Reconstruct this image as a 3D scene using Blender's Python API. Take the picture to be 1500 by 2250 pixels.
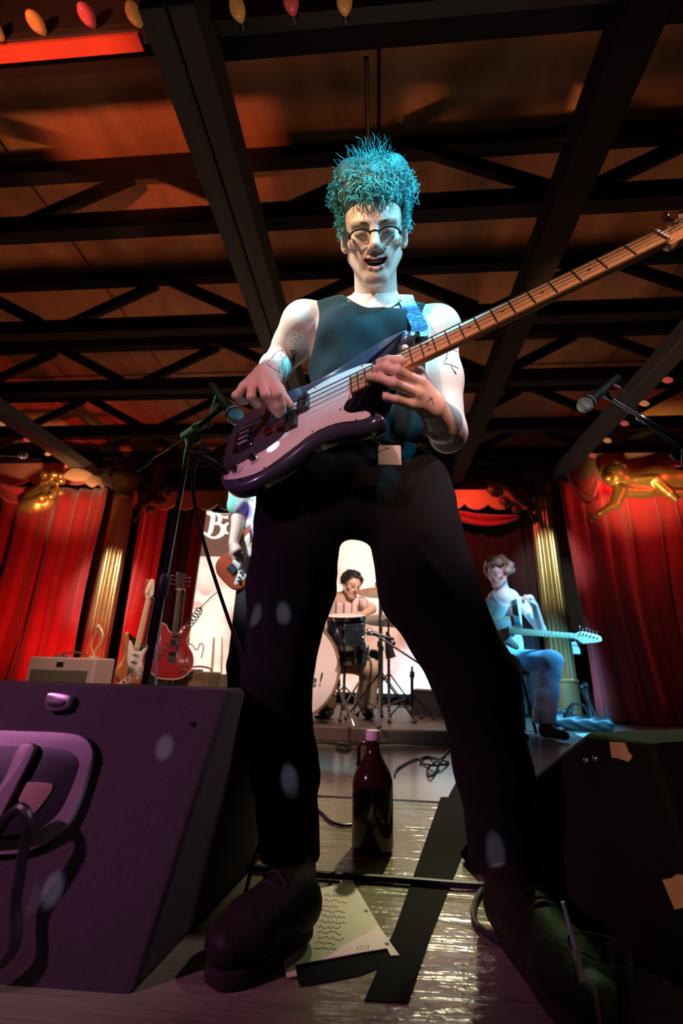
import bpy, math, random
import numpy as np
from mathutils import Matrix, Vector
random.seed(4); np.random.seed(4)
V = np.array
for o in list(bpy.data.objects): bpy.data.objects.remove(o)
COL = bpy.context.scene.collection
SC = bpy.context.scene
rad = math.radians
# ------------------------------------------------------------ camera
FPX, CAM_H, PITCH, YAW, ROLL = 1000.0, .46, 19.0, 5.0, 1.6
CAM = V([0, 0, CAM_H])
_p, _y, _r = rad(PITCH), rad(YAW), rad(ROLL)
FWD = V([-math.sin(_y)*math.cos(_p), math.cos(_y)*math.cos(_p), math.sin(_p)])
_r0 = V([math.cos(_y), math.sin(_y), 0]); _u0 = np.cross(_r0, FWD)
RT = math.cos(_r)*_r0 + math.sin(_r)*_u0
UP = -math.sin(_r)*_r0 + math.cos(_r)*_u0
cd = bpy.data.cameras.new('camera'); cam = bpy.data.objects.new('camera', cd); COL.objects.link(cam)
cd.sensor_fit = 'HORIZONTAL'; cd.sensor_width = 24.0; cd.lens = 24.0*FPX/1500
cd.clip_start = .02; cd.clip_end = 60
cd.dof.use_dof = True; cd.dof.focus_distance = 1.12; cd.dof.aperture_fstop = 3.2
M = Matrix.Identity(4)
for i in range(3):
    M[i][0], M[i][1], M[i][2], M[i][3] = RT[i], UP[i], -FWD[i], CAM[i]
cam.matrix_world = M
SC.camera = cam
def ray(px, py): return FWD + RT*(px-750)/FPX + UP*(1125-py)/FPX
def atY(px, py, Y): r = ray(px, py); return CAM + r*(Y/r[1])
def atZ(px, py, Z=0.): r = ray(px, py); return CAM + r*((Z-CAM_H)/r[2])
def atD(px, py, D): return CAM + ray(px, py)*D
def atP(px, py, p0, n):
    r = ray(px, py); n = V(n, float); return CAM + r*(np.dot(V(p0)-CAM, n)/np.dot(r, n))
# ------------------------------------------------------------ world, exposure
w = bpy.data.worlds.new('world'); SC.world = w; w.use_nodes = True
w.node_tree.nodes['Background'].inputs[0].default_value = (.10, .055, .04, 1)
w.node_tree.nodes['Background'].inputs[1].default_value = .012
SC.view_settings.view_transform = 'Standard'; SC.view_settings.look = 'None'
SC.view_settings.gamma = 1; SC.view_settings.use_curve_mapping = False
SC.view_settings.exposure = 0.12
# ------------------------------------------------------------ stage lights
def spot(name, loc, target, col, power, angle=40, blend=.4, size=.06):
    l = bpy.data.lights.new(name, 'SPOT'); l.energy = power; l.color = col
    l.spot_size = rad(angle); l.spot_blend = blend; l.shadow_soft_size = size
    o = bpy.data.objects.new(name, l); COL.objects.link(o); o.location = loc
    o.rotation_euler = (Vector(target)-Vector(loc)).to_track_quat('-Z', 'Y').to_euler()
    return o
CY = (.10, .72, 1.0); WARM = (1., .55, .25)
spot('key_cyan_spot', (.50, -.35, 2.9), (.05, .92, 1.42), (.05, .68, .95), 760, 19, .9)
spot('top_white_spot', (-1.25, .05, 2.75), (-.20, 1.06, 1.36), (.80, 1., .94), 560, 14, .5)
spot('face_warm_spot', (-1.25, -.55, 2.1), (.03, .84, 1.46), (1., .78, .46), 230, 8, .6)
spot('face_fill_spot', (-.1, -1.6, 1.5), (.07, .84, 1.44), (1., .55, .55), 30, 10, .7)  # added fill, softens the shading of the face
spot('face_cyan_spot', (1.45, -.20, 2.25), (.10, .86, 1.50), (.22, .72, 1.), 300, 11, .6)
spot('hair_cyan_spot', (.15, 1.75, 2.9), (.05, .86, 1.62), (.10, .78, .95), 160, 22, .6)
spot('rim_white_spot', (1.6, .9, 2.6), (.27, 1.0, 1.22), (.95, .74, .90), 95, 20, .5)
spot('front_pink_spot', (-.75, -1.6, 1.9), (-.10, .85, 1.08), (1., .46, .52), 160, 15, .6)
spot('front_violet_spot', (-2.3, -.8, 1.6), (-.66, .82, .50), (.88, .30, .74), 190, 26, .9)
spot('front_amber_spot', (1.3, -1.8, 2.0), (.38, .66, 1.15), (1., .55, .38), 380, 13, .7)
spot('tape_amber_spot', (-.6, -.9, 1.7), (.62, .90, .25), (1., .62, .35), 60, 12, .8)  # added lamp, brightens the tape scraps on the black monitor
spot('floor_back_spot', (.5, 3.9, 2.85), (.22, 1.75, 0), (1., .90, .55), 420, 22, .7)
spot('floor_green_spot', (1.2, 3.0, 2.75), (.34, 1.05, 0), (.60, 1., .40), 110, 16, .7)
spot('red_left_spot', (-3.15, 4.55, .12), (-4.0, 5.5, 1.4), (1., .06, .05), 120, 110, .9)
spot('red_narrow_spot', (-2.95, 4.4, .12), (-3.05, 5.6, 1.1), (1., .06, .05), 40, 60, .9)
spot('red_right_spot', (2.78, 5.07, 2.76), (2.70, 5.28, 2.2), (1., .07, .06), 40, 150, .9)
spot('red_right_far_spot', (3.45, 5.07, 2.76), (3.45, 5.28, 2.2), (1., .07, .06), 30, 150, .9)
spot('red_wash_right_spot', (3.6, 3.6, 2.7), (2.75, 5.2, 2.1), (1., .05, .07), 24, 50, .9)
spot('red_back_spot', (1.0, 4.9, 2.6), (1.2, 5.6, 2.3), (1., .1, .07), 26, 100, .9)
spot('cyan_guitarist_spot', (2.7, 2.4, 2.7), (1.55, 4.7, .65), (.10, .55, 1.), 1700, 34, .6)
spot('lavender_guitarist_spot', (.5, 2.3, 2.3), (1.30, 4.1, 1.15), (.66, .68, 1.), 300, 15, .7)
spot('warm_drum_spot', (.55, 2.3, 2.75), (-.25, 3.8, .7), (1., .74, .62), 420, 40, .6)
spot('shirt_spot', (-2.2, 1.6, 2.7), (-.78, 3.0, 1.2), (.75, .9, 1.), 420, 20, .6)
spot('column_spot', (-2.5, 3.0, 2.2), (-3.45, 5.5, 1.3), (1., .86, .66), 240, 22, .7)
spot('column_stage_spot', (1.2, 3.2, 2.5), (2.04, 5.6, 1.6), (.80, .95, .85), 170, 22, .7)
spot('guitar_rack_spot', (-1.5, 2.4, 2.6), (-2.25, 4.1, .6), (1., .62, .5), 300, 40, .7)
spot('warm_ceiling_wash', (-2.9, 3.0, 1.2), (-1.8, 2.4, 3.6), (1., .36, .14), 19, 130, .9, .2)
spot('warm_ceiling_wash_stage', (1.6, 3.0, 1.2), (1.0, 2.4, 3.6), (1., .40, .17), 14, 130, .9, .2)
for px, py, pw, an in ((930, 260, 30, 9), (1270, 215, 60, 13), (90, 330, 50, 14), (230, 200, 30, 9), (640, 265, 50, 6)):  # added unseen uplights that make the warm patches on the roof deck
    q_ = atZ(px, py, 3.55); spot('ceiling_glint_spot', (q_[0]*.9, 3.0, 1.6), tuple(q_), (1., .42, .18), pw, an, 1., .05)
spot('gold_wash', (-2.9, 3.5, 1.2), (-3.95, 5., 2.45), (1., .5, .24), 280, 36, .9, .1)
spot('gold_wash_stage', (1.9, 3.4, 1.0), (2.9, 4.95, 2.45), (1., .62, .25), 420, 30, .9, .1)
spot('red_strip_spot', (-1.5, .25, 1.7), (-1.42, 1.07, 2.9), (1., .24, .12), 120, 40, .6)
spot('mic_green_spot', (-1.7, -.2, 2.3), tuple(atD(440, 940, 1.40)), (.60, 1., .55), 90, 8, .7)
spot('mic_white_spot', (1.9, -.3, 2.2), tuple(atD(1360, 890, 1.5)), (.8, .9, 1.), 90, 10, .7)
# mirror ball above the audience: each facet throws one small beam
BALL = (-.25, -.55, 1.95)
for px, py, D_, pw, an in ((620, 1108, 1.06, 16000, .52), (565, 1375, 1.0, 12000, .5), (626, 1370, .98, 12000, .55), (640, 1740, .92, 14000, .6), (1090, 1888, .88, 14000, .6), (355, 1605, .80, 2500, .5), (125, 2012, .75, 3000, .6), (75, 2050, .75, 700, .6),
                         (626, 962, .99, 700, .5)):
    spot('mirror_ball_beam', BALL, tuple(atD(px, py, D_)), (.72, .78, 1.), pw*.07, 1.0, .8, .003)
# ------------------------------------------------------------ materials
MATS = {}
def mat(name, col=(.5, .5, .5), rough=.5, metal=0., var=.12, scale=18., bump=0., bscale=60., emis=0., ecol=None,
        trans=0., coat=0., attr=None, sheen=0., stretch=None, spec=.5, alpha=1.):
    if name in MATS: return MATS[name]
    m = bpy.data.materials.new(name); m.use_nodes = True; nt = m.node_tree; N = nt.nodes; L = nt.links
    b = N['Principled BSDF']; MATS[name] = m
    tc = N.new('ShaderNodeTexCoord'); no = N.new('ShaderNodeTexNoise'); no.inputs['Scale'].default_value = scale
    no.inputs['Detail'].default_value = 4
    if stretch:
        mp = N.new('ShaderNodeMapping'); mp.inputs['Scale'].default_value = stretch
        L.new(tc.outputs['Object'], mp.inputs[0]); L.new(mp.outputs[0], no.inputs['Vector'])
    else: L.new(tc.outputs['Object'], no.inputs['Vector'])
    mix = N.new('ShaderNodeMix'); mix.data_type = 'RGBA'
    L.new(no.outputs['Fac'], mix.inputs[0])
    if attr:
        at = N.new('ShaderNodeAttribute'); at.attribute_name = attr
        hs = N.new('ShaderNodeHueSaturation'); hs.inputs['Value'].default_value = 1-var
        L.new(at.outputs['Color'], hs.inputs['Color']); L.new(at.outputs['Color'], mix.inputs[6]); L.new(hs.outputs[0], mix.inputs[7])
    else:
        mix.inputs[6].default_value = (*[min(1, c*(1+var)) for c in col], 1)
        mix.inputs[7].default_value = (*[c*(1-var) for c in col], 1)
    L.new(mix.outputs[2], b.inputs['Base Color'])
    b.inputs['Roughness'].default_value = rough; b.inputs['Metallic'].default_value = metal
    b.inputs['Specular IOR Level'].default_value = spec
    b.inputs['Transmission Weight'].default_value = trans; b.inputs['Coat Weight'].default_value = coat
    b.inputs['Coat Roughness'].default_value = .08; b.inputs['Sheen Weight'].default_value = sheen; b.inputs['Alpha'].default_value = alpha
    if bump:
        n2 = N.new('ShaderNodeTexNoise'); n2.inputs['Scale'].default_value = bscale; n2.inputs['Detail'].default_value = 3
        bp = N.new('ShaderNodeBump'); bp.inputs['Strength'].default_value = bump; bp.inputs['Distance'].default_value = .01
        L.new(tc.outputs['Object'], n2.inputs['Vector']); L.new(n2.outputs['Fac'], bp.inputs['Height']); L.new(bp.outputs[0], b.inputs['Normal'])
    if emis:
        b.inputs['Emission Strength'].default_value = emis
        if attr: L.new(mix.outputs[2], b.inputs['Emission Color'])
        else: b.inputs['Emission Color'].default_value = (*(ecol or col), 1)
    return m
BLK = mat('black_plastic', (.018, .018, .02), .45)
BLKM = mat('black_metal', (.02, .021, .023), .3, .6)
CHR = mat('chrome', (.75, .75, .77), .12, 1., .05)
STEEL = mat('steel', (.45, .46, .48), .28, 1., .08)
RUB = mat('rubber_cable', (.015, .015, .017), .4)
WHT = mat('white_plastic', (.75, .73, .68), .35)
# ------------------------------------------------------------ objects
def tag(o, label=None, cat=None, group=None, kind=None):
    if label: o['label'] = label
    if cat: o['category'] = cat
    if group: o['group'] = group
    if kind: o['kind'] = kind
    return o
def thing(name, label, cat, loc=(0, 0, 0), group=None):
    o = bpy.data.objects.new(name, None); COL.objects.link(o); o.location = [float(c) for c in loc]
    o.empty_display_size = .05
    return tag(o, label, cat, group)
def link(name, me, parent=None):
    o = bpy.data.objects.new(name, me); COL.objects.link(o)
    if parent is not None:
        o.parent = parent
        if parent.type == 'EMPTY': o.matrix_parent_inverse = Matrix.Translation(-parent.location)
    return o
def mesh(name, vs, fs, m, parent=None, smooth=True, cols=None, auto=40):
    me = bpy.data.meshes.new(name); me.from_pydata([tuple(map(float, v)) for v in vs], [], [tuple(map(int, f)) for f in fs]); me.update()
    me.materials.append(m)
    if smooth:
        me.polygons.foreach_set('use_smooth', [True]*len(me.polygons))
        if auto: me.set_sharp_from_angle(angle=rad(auto))
    if cols is not None:
        a = me.color_attributes.new('Col', 'FLOAT_COLOR', 'POINT')
        c4 = np.ones((len(vs), 4), np.float32); c4[:, :3] = cols; a.data.foreach_set('color', c4.ravel())
    return link(name, me, parent)
def nrm(v): v = V(v, float); return v/(np.linalg.norm(v)+1e-12)
def frame(z, x=None):
    z = nrm(z); x = V([1, 0, 0.]) if x is None else V(x, float)
    if abs(np.dot(nrm(x), z)) > .97: x = V([0, 1, 0.])
    y = nrm(np.cross(z, x)); return np.stack([np.cross(y, z), y, z], 1)
def cr(pts, n=8, closed=False):
    """catmull-rom through points"""
    P = [V(p, float) for p in pts]; out = []; m = len(P)
    rng = range(m if closed else m-1)
    for i in rng:
        if closed: a, b, c, d = P[(i-1) % m], P[i], P[(i+1) % m], P[(i+2) % m]
        else: a, b, c, d = P[max(i-1, 0)], P[i], P[i+1], P[min(i+2, m-1)]
        for k in range(n):
            t = k/n; out.append(.5*((2*b)+(c-a)*t+(2*a-5*b+4*c-d)*t*t+(3*b-a-3*c+d)*t**3))
    if not closed: out.append(P[-1])
    return out
class MB:
    def __init__(s, T=None, o=(0, 0, 0)):
        s.v = []; s.f = []; s.T = np.eye(3) if T is None else V(T, float); s.o = V(o, float)
    def add(s, vs, fs):
        b = len(s.v); s.v += [s.T@V(p, float)+s.o for p in vs]; s.f += [[b+i for i in f] for f in fs]; return s
    def box(s, c, d, R=None, bev=0.):
        c = V(c, float); h = V(d, float)/2; R = np.eye(3) if R is None else R
        if not bev:
            vs = [c+R@(h*V(k)) for k in ((-1,-1,-1),(1,-1,-1),(1,1,-1),(-1,1,-1),(-1,-1,1),(1,-1,1),(1,1,1),(-1,1,1))]
            return s.add(vs, [(3,2,1,0),(4,5,6,7),(0,1,5,4),(1,2,6,5),(2,3,7,6),(3,0,4,7)])
        vs = []; b = bev
        for z, i in ((-h[2], b), (-h[2]+b, 0), (h[2]-b, 0), (h[2], b)):
            x, y = h[0]-i, h[1]-i; g = b if i == 0 else b*.6
            for px, py in ((x-g,-y),(x,-y+g),(x,y-g),(x-g,y),(-x+g,y),(-x,y-g),(-x,-y+g),(-x+g,-y)): vs.append(c+R@V([px, py, z]))
        fs = [list(range(7, -1, -1)), list(range(24, 32))]
        for k in range(3):
            for j in range(8): fs.append((k*8+j, k*8+(j+1) % 8, k*8+8+(j+1) % 8, k*8+8+j))
        return s.add(vs, fs)
    def tube(s, path, r, n=8, cap=True, flat=None):
        P = [V(p, float) for p in path]; m = len(P); rr = r if hasattr(r, '__len__') else [r]*m
        t0 = nrm(P[1]-P[0]); Fx = frame(t0)[:, 0]; vs = []; fs = []
        for i in range(m):
            t = nrm(P[min(i+1, m-1)]-P[max(i-1, 0)]); Fx = nrm(Fx-t*np.dot(Fx, t)); Fy = np.cross(t, Fx)
            for k in range(n):
                a = 2*math.pi*k/n; vs.append(P[i]+rr[i]*(math.cos(a)*Fx+math.sin(a)*Fy))
        for i in range(m-1):
            for k in range(n): fs.append((i*n+k, i*n+(k+1) % n, (i+1)*n+(k+1) % n, (i+1)*n+k))
        if cap: fs += [list(range(n-1, -1, -1)), list(range((m-1)*n, m*n))]
        return s.add(vs, fs)
    def lathe(s, prof, c=(0, 0, 0), ax=(0, 0, 1), n=24, sx=1., sy=1.):
        """prof: (radius, height) pairs"""
        R = frame(ax); c = V(c, float); vs = []; fs = []
        for r, h in prof:
            for k in range(n):
                a = 2*math.pi*k/n; vs.append(c+R@V([r*sx*math.cos(a), r*sy*math.sin(a), h]))
        for i in range(len(prof)-1):
            for k in range(n): fs.append((i*n+k, i*n+(k+1) % n, (i+1)*n+(k+1) % n, (i+1)*n+k))
        if tuple(prof[0]) != tuple(prof[-1]): fs += [list(range(n-1, -1, -1)), list(range((len(prof)-1)*n, len(prof)*n))]
        return s.add(vs, fs)
    def ball(s, c, r, n=14, R=None):
        r = V(r, float)*np.ones(3); R = np.eye(3) if R is None else R; c = V(c, float); vs = []; fs = []; m = n//2
        for i in range(m+1):
            th = math.pi*(i+.02)/(m+.04)
            for k in range(n):
                a = 2*math.pi*k/n; vs.append(c+R@(r*V([math.sin(th)*math.cos(a), math.sin(th)*math.sin(a), math.cos(th)])))
        for i in range(m):
            for k in range(n): fs.append((i*n+k, (i+1)*n+k, (i+1)*n+(k+1) % n, i*n+(k+1) % n))
        return s.add(vs, fs)
    def prism(s, out, z0, z1, r=0., steps=4):
        """out: closed 2-D outline (counter-clockwise); rounded edges of radius r"""
        P = [V(p[:2], float) for p in out]; n = len(P); nr = []
        for i in range(n):
            t = nrm(P[(i+1) % n]-P[i-1]); nr.append(V([t[1], -t[0]]))
        rings = []
        if r:
            for k in range(steps+1):
                a = math.pi/2*k/steps; rings.append((r*(1-math.sin(a)), z0+r*(1-math.cos(a))))
            for k in range(steps, -1, -1):
                a = math.pi/2*k/steps; rings.append((r*(1-math.sin(a)), z1-r*(1-math.cos(a))))
        else: rings = [(0, z0), (0, z1)]
        vs = []; fs = []
        for ins, z in rings:
            for i in range(n): q = P[i]-nr[i]*ins; vs.append((q[0], q[1], z))
        for j in range(len(rings)-1):
            for i in range(n): fs.append((j*n+i, j*n+(i+1) % n, (j+1)*n+(i+1) % n, (j+1)*n+i))
        fs += [list(range(n-1, -1, -1)), list(range((len(rings)-1)*n, len(rings)*n))]
        return s.add(vs, fs)
    def build(s, name, m, parent=None, smooth=True, auto=40, cols=None):
        return mesh(name, s.v, s.f, m, parent, smooth, cols, auto)
def copy_tree(o, parent=None):
    c = o.copy(); COL.objects.link(c); c.parent = parent
    if parent is not None: c.matrix_parent_inverse = o.matrix_parent_inverse.copy()
    for ch in list(o.children): copy_tree(ch, c)
    return c
# ------------------------------------------------------------ distance fields (organic shapes)
class Field:
    def __init__(s, lo, hi, step, zcoarse=None):
        st = V(step, float)*np.ones(3)
        s.ax = [np.arange(lo[i], hi[i]+st[i], st[i], dtype=np.float32) for i in range(3)]
        if zcoarse: s.ax[2] = np.concatenate([np.arange(lo[2], zcoarse[0], zcoarse[1], dtype=np.float32), np.arange(zcoarse[0], hi[2], st[2], dtype=np.float32)])
        s.D = np.full([len(a) for a in s.ax], .06, np.float32); s.st = st
    def win(s, lo, hi):
        sl = []
        for i in range(3):
            a, b = np.searchsorted(s.ax[i], lo[i]), np.searchsorted(s.ax[i], hi[i]); sl.append(slice(int(a), int(b)))
        return tuple(sl)
    def grid(s, sl): return np.meshgrid(*[s.ax[i][sl[i]] for i in range(3)], indexing='ij', sparse=True)
    def put(s, sl, d, k, sub):
        a = s.D[sl]
        if sub:
            d = -d
            if k: h = np.clip(.5+.5*(d-a)/k, 0, 1); a[...] = a+(d-a)*h+k*h*(1-h)
            else: np.maximum(a, d, out=a)
        else:
            if k: h = np.clip(.5+.5*(a-d)/k, 0, 1); a[...] = a+(d-a)*h-k*h*(1-h)
            else: np.minimum(a, d, out=a)
    def cone(s, a, b, ra, rb, k=.02, sub=False, sq=None, pad=.03):
        """round cone a-b; sq = (direction, factor) widens it along that direction"""
        a = V(a, float); b = V(b, float); m = max(ra, rb)*(max(1, sq[1]) if sq else 1)+k+pad
        sl = s.win(np.minimum(a, b)-m, np.maximum(a, b)+m)
        X, Y, Z = s.grid(sl)
        if X.size*Y.size*Z.size == 0: return s
        ab = b-a; L2 = np.dot(ab, ab)+1e-9
        px, py, pz = X-a[0], Y-a[1], Z-a[2]
        t = np.clip((px*ab[0]+py*ab[1]+pz*ab[2])/L2, 0, 1)
        qx, qy, qz = px-t*ab[0], py-t*ab[1], pz-t*ab[2]; d2 = qx*qx+qy*qy+qz*qz
        if sq:
            n = nrm(sq[0]); c = qx*n[0]+qy*n[1]+qz*n[2]; d2 = d2-c*c*(1-1/sq[1]**2)
        s.put(sl, np.sqrt(np.maximum(d2, 1e-12))-(ra+(rb-ra)*t), k, sub); return s
    def chain(s, pts, rs, k=.012, **kw):
        for i in range(len(pts)-1): s.cone(pts[i], pts[i+1], rs[i], rs[i+1], k, **kw)
        return s
    def ell(s, c, r, R=None, k=.015, sub=False, pad=.03):
        c = V(c, float); r = V(r, float)*np.ones(3); m = r.max()+k+pad; R = np.eye(3) if R is None else R
        sl = s.win(c-m, c+m); X, Y, Z = s.grid(sl)
        if X.size*Y.size*Z.size == 0: return s
        px, py, pz = X-c[0], Y-c[1], Z-c[2]
        q = [(px*R[0, i]+py*R[1, i]+pz*R[2, i])/r[i] for i in range(3)]
        k0 = np.sqrt(q[0]**2+q[1]**2+q[2]**2+1e-9); k1 = np.sqrt((q[0]/r[0])**2+(q[1]/r[1])**2+(q[2]/r[2])**2+1e-9)
        s.put(sl, (k0*(k0-1)/k1).astype(np.float32), k, sub); return s
    def half(s, p, n, k=0.):
        """cut away everything on the n side of plane p"""
        n = nrm(n); X, Y, Z = s.grid((slice(None),)*3)
        d = (X-p[0])*n[0]+(Y-p[1])*n[1]+(Z-p[2])*n[2]
        s.put((slice(None),)*3, -d.astype(np.float32), k, True); return s
    def noise(s, fn):
        X, Y, Z = s.grid((slice(None),)*3); s.D += fn(X, Y, Z).astype(np.float32); return s
    def net(s):
        D = s.D; ng = D < 0; shp = V(D.shape)-1
        cnt = np.zeros(shp, np.int8)
        for i in (0, 1):
            for j in (0, 1):
                for k in (0, 1): cnt += ng[i:i+shp[0], j:j+shp[1], k:k+shp[2]]
        act = (cnt > 0) & (cnt < 8); I = np.argwhere(act); n = len(I)
        idx = np.full(shp, -1, np.int32); idx[act] = np.arange(n)
        acc = np.zeros((n, 3)); num = np.zeros(n)
        E = [((0,0,0),0),((0,1,0),0),((0,0,1),0),((0,1,1),0),((0,0,0),1),((1,0,0),1),((0,0,1),1),((1,0,1),1),((0,0,0),2),((1,0,0),2),((0,1,0),2),((1,1,0),2)]
        for o, a in E:
            e = [0, 0, 0]; e[a] = 1
            A = I+V(o); B = A+V(e); da = D[A[:, 0], A[:, 1], A[:, 2]]; db = D[B[:, 0], B[:, 1], B[:, 2]]
            m = (da < 0) != (db < 0); t = da[m]/(da[m]-db[m])
            P = V(o)+np.zeros((m.sum(), 3)); P[:, a] += t; acc[m] += P; num[m] += 1
        L = acc/num[:, None]+I
        vs = np.stack([np.interp(L[:, i], np.arange(len(s.ax[i])), s.ax[i]) for i in range(3)], 1)
        fs = []
        for a in range(3):
            b, c = (a+1) % 3, (a+2) % 3
            sl0 = [slice(None)]*3; sl1 = [slice(None)]*3; sl0[a] = slice(0, -1); sl1[a] = slice(1, None)
            x = ng[tuple(sl0)] != ng[tuple(sl1)]; Q = np.argwhere(x)
            Q = Q[(Q[:, b] > 0) & (Q[:, c] > 0) & (Q[:, b] < shp[b]) & (Q[:, c] < shp[c])]
            def cell(db, dc):
                q = Q.copy(); q[:, b] -= db; q[:, c] -= dc; return idx[q[:, 0], q[:, 1], q[:, 2]]
            q = np.stack([cell(1, 1), cell(0, 1), cell(0, 0), cell(1, 0)], 1)
            ins = ng[Q[:, 0], Q[:, 1], Q[:, 2]]; q[~ins] = q[~ins][:, ::-1]
            fs.append(q)
        fs = np.concatenate(fs); fs = fs[(fs >= 0).all(1)]
        return vs, fs
    def build(s, name, m, parent=None, colf=None, auto=0, relax=1, also=()):
        vs, fs = s.net()
        for q in also:
            v2, f2 = q.net(); fs = np.concatenate([fs, f2+len(vs)]); vs = np.concatenate([vs, v2])
        if relax and len(fs):
            e = np.concatenate([fs[:, [0, 1]], fs[:, [1, 2]], fs[:, [2, 3]], fs[:, [3, 0]]]); e = np.concatenate([e, e[:, ::-1]])
            for _ in range(relax):
                a = np.stack([np.bincount(e[:, 0], vs[e[:, 1], i], len(vs)) for i in range(3)], 1); c = np.bincount(e[:, 0], minlength=len(vs))
                vs = .5*vs+.5*a/np.maximum(c, 1)[:, None]
        me = bpy.data.meshes.new(name); me.vertices.add(len(vs)); me.vertices.foreach_set('co', vs.astype(np.float32).ravel())
        me.loops.add(len(fs)*4); me.loops.foreach_set('vertex_index', fs.astype(np.int32).ravel())
        me.polygons.add(len(fs)); me.polygons.foreach_set('loop_start', np.arange(len(fs), dtype=np.int32)*4)
        me.update(calc_edges=True); me.validate(); me.materials.append(m)
        me.polygons.foreach_set('use_smooth', [True]*len(me.polygons))
        if colf is not None:
            a = me.color_attributes.new('Col', 'FLOAT_COLOR', 'POINT'); c4 = np.ones((len(vs), 4), np.float32); c4[:, :3] = colf(vs)
            a.data.foreach_set('color', c4.ravel())
        return link(name, me, parent)
# ============================================================ SETTING
def floor_mat():
    m = mat('stage_vinyl', (.21, .18, .115), .20, 0, .35, 3.)
    nt = m.node_tree; N = nt.nodes; L = nt.links; b = N['Principled BSDF']
    tc = N.new('ShaderNodeTexCoord')
    def noise(sc, st, det=3):
        mp = N.new('ShaderNodeMapping'); mp.inputs['Scale'].default_value = st
        n = N.new('ShaderNodeTexNoise'); n.inputs['Scale'].default_value = sc; n.inputs['Detail'].default_value = det
        n.inputs['Distortion'].default_value = .6
        L.new(tc.outputs['Object'], mp.inputs[0]); L.new(mp.outputs[0], n.inputs['Vector']); return n
    a = noise(5., (.55, 4.2, 1)); c = noise(38., (1, 1.6, 1))
    b1 = N.new('ShaderNodeBump'); b1.inputs['Strength'].default_value = .55; b1.inputs['Distance'].default_value = .02
    b2 = N.new('ShaderNodeBump'); b2.inputs['Strength'].default_value = .25; b2.inputs['Distance'].default_value = .006
    L.new(a.outputs['Fac'], b1.inputs['Height']); L.new(c.outputs['Fac'], b2.inputs['Height'])
    L.new(b1.outputs[0], b2.inputs['Normal']); L.new(b2.outputs[0], b.inputs['Normal'])
    return m
fl = tag(MB().box((0, 2.6, -.06), (12, 9.0, .10)).build('floor', mat('stage_boards', (.05, .04, .032), .6), smooth=False), kind='structure')
fm = floor_mat()
smooth_vinyl = mat('smooth_vinyl', (.19, .16, .125), .22, 0, .3, 4., .12, 9.)
MB().box((0, .10, -.006), (11.9, 3.72, .012)).build('vinyl_panel', fm, fl, False)
MB().box((0, 3.14, -.006), (11.9, 2.30, .012)).build('vinyl_panel', smooth_vinyl, fl, False)
MB().box((0, 5.68, -.006), (11.9, 2.74, .012)).build('vinyl_panel', smooth_vinyl, fl, False)
DECKZ = 3.55
ceil = tag(MB().box((-.5, 2.8, DECKZ+.12), (12, 9, .1)).build('ceiling', mat('roof_dark', (.03, .02, .015), .9), smooth=False), kind='structure')
ply = mat('old_plywood', (.55, .24, .10), .75, 0, .6, 2.2, .1, 30., stretch=(3, .6, 1))
for i in range(10):
    for j in range(5):
        x = -6.0+1.2*i+.6; y = -1.2+1.8*j+.9
        MB().box((x, y, DECKZ+.03+.004*((i*3+j) % 3)), (1.18, 1.78, .024)).build('plywood_panel', ply, ceil, False)
wallm = mat('back_wall_paint', (.025, .012, .012), .85)
tag(MB().box((-.5, 6.15, 1.75), (12, .1, 3.7)).build('wall_back', wallm, smooth=False), kind='structure')
tag(MB().box((-6.4, 2.8, 1.75), (.1, 8.6, 3.7)).build('wall_left', wallm, smooth=False), kind='structure')
tag(MB().box((5.4, 2.8, 1.75), (.1, 8.6, 3.7)).build('wall_right', wallm, smooth=False), kind='structure')
# ---------------- roof trusses
timber = mat('dark_timber', (.022, .016, .013), .8, 0, .4, 6., .15, 40., stretch=(.4, 4, 4), spec=.1)
timber2 = mat('grey_timber', (.10, .092, .08), .8, 0, .3, 5., .15, 40., stretch=(4, .4, 4), spec=.2)
CHZ = 3.0
tr_names = ['over the front of the stage behind the bulb board', 'crossing behind the player\'s head', 'third back from the bulb board', 'above the middle of the stage',
            'above the drum kit', 'above the back curtains']
for i, y in enumerate((1.14, 1.95, 2.82, 3.62, 4.5, 5.32)):
    t = thing('roof_truss', 'dark wooden roof truss '+tr_names[i], 'truss', (-.5, y, CHZ))
    MB().box((-.5, y, CHZ), (11.4, .085, .13)).build('bottom_chord', timber, t, False)
    MB().box((-.5, y, DECKZ-.05), (11.4, .085, .09)).build('top_chord', timber, t, False)
    n = 13; x0 = -6.1+(.25 if i % 2 else 0.)
    for k in range(n):
        xa = x0+k*.86; xb = xa+.86*(.5 if True else 1); up = k % 2 == 0
        a = V([xa, y+.045, CHZ+.03]); b = V([xa+.80, y+.045, DECKZ-.07])
        if not up: a, b = V([xa, y-.045, DECKZ-.07]), V([xa+.80, y-.045, CHZ+.03])
        R = frame(b-a, (0, 1, 0)); MB().box((a+b)/2, (.04, .085, np.linalg.norm(b-a)), R).build('web_strut', timber, t, False)
def beam(label, x, ws, z, h, y0, y1, m, gap=.012):
    t = thing('roof_beam', label, 'beam', (x, y0, z))
    n = len(ws); tot = sum(ws)+gap*(n-1); xx = x-tot/2
    for q in ws:
        MB().box((xx+q/2, (y0+y1)/2, z), (q, y1-y0, h), bev=.006).build('plank', m, t, False); xx += q+gap
    return t
beam('grey double-plank roof beam running back beside the player\'s shoulder', -.77, (.10, .10), 2.82, .22, .9, 5.5, timber2)
beam('dark single-plank roof beam running back above the bass neck', .98, (.16,), 2.84, .18, .9, 5.5, timber)
beam('dark roof beam with small bulbs leading to the column with the stacked amp', -3.74, (.17,), 2.80, .13, 2.0, 5.6, timber2)
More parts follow.
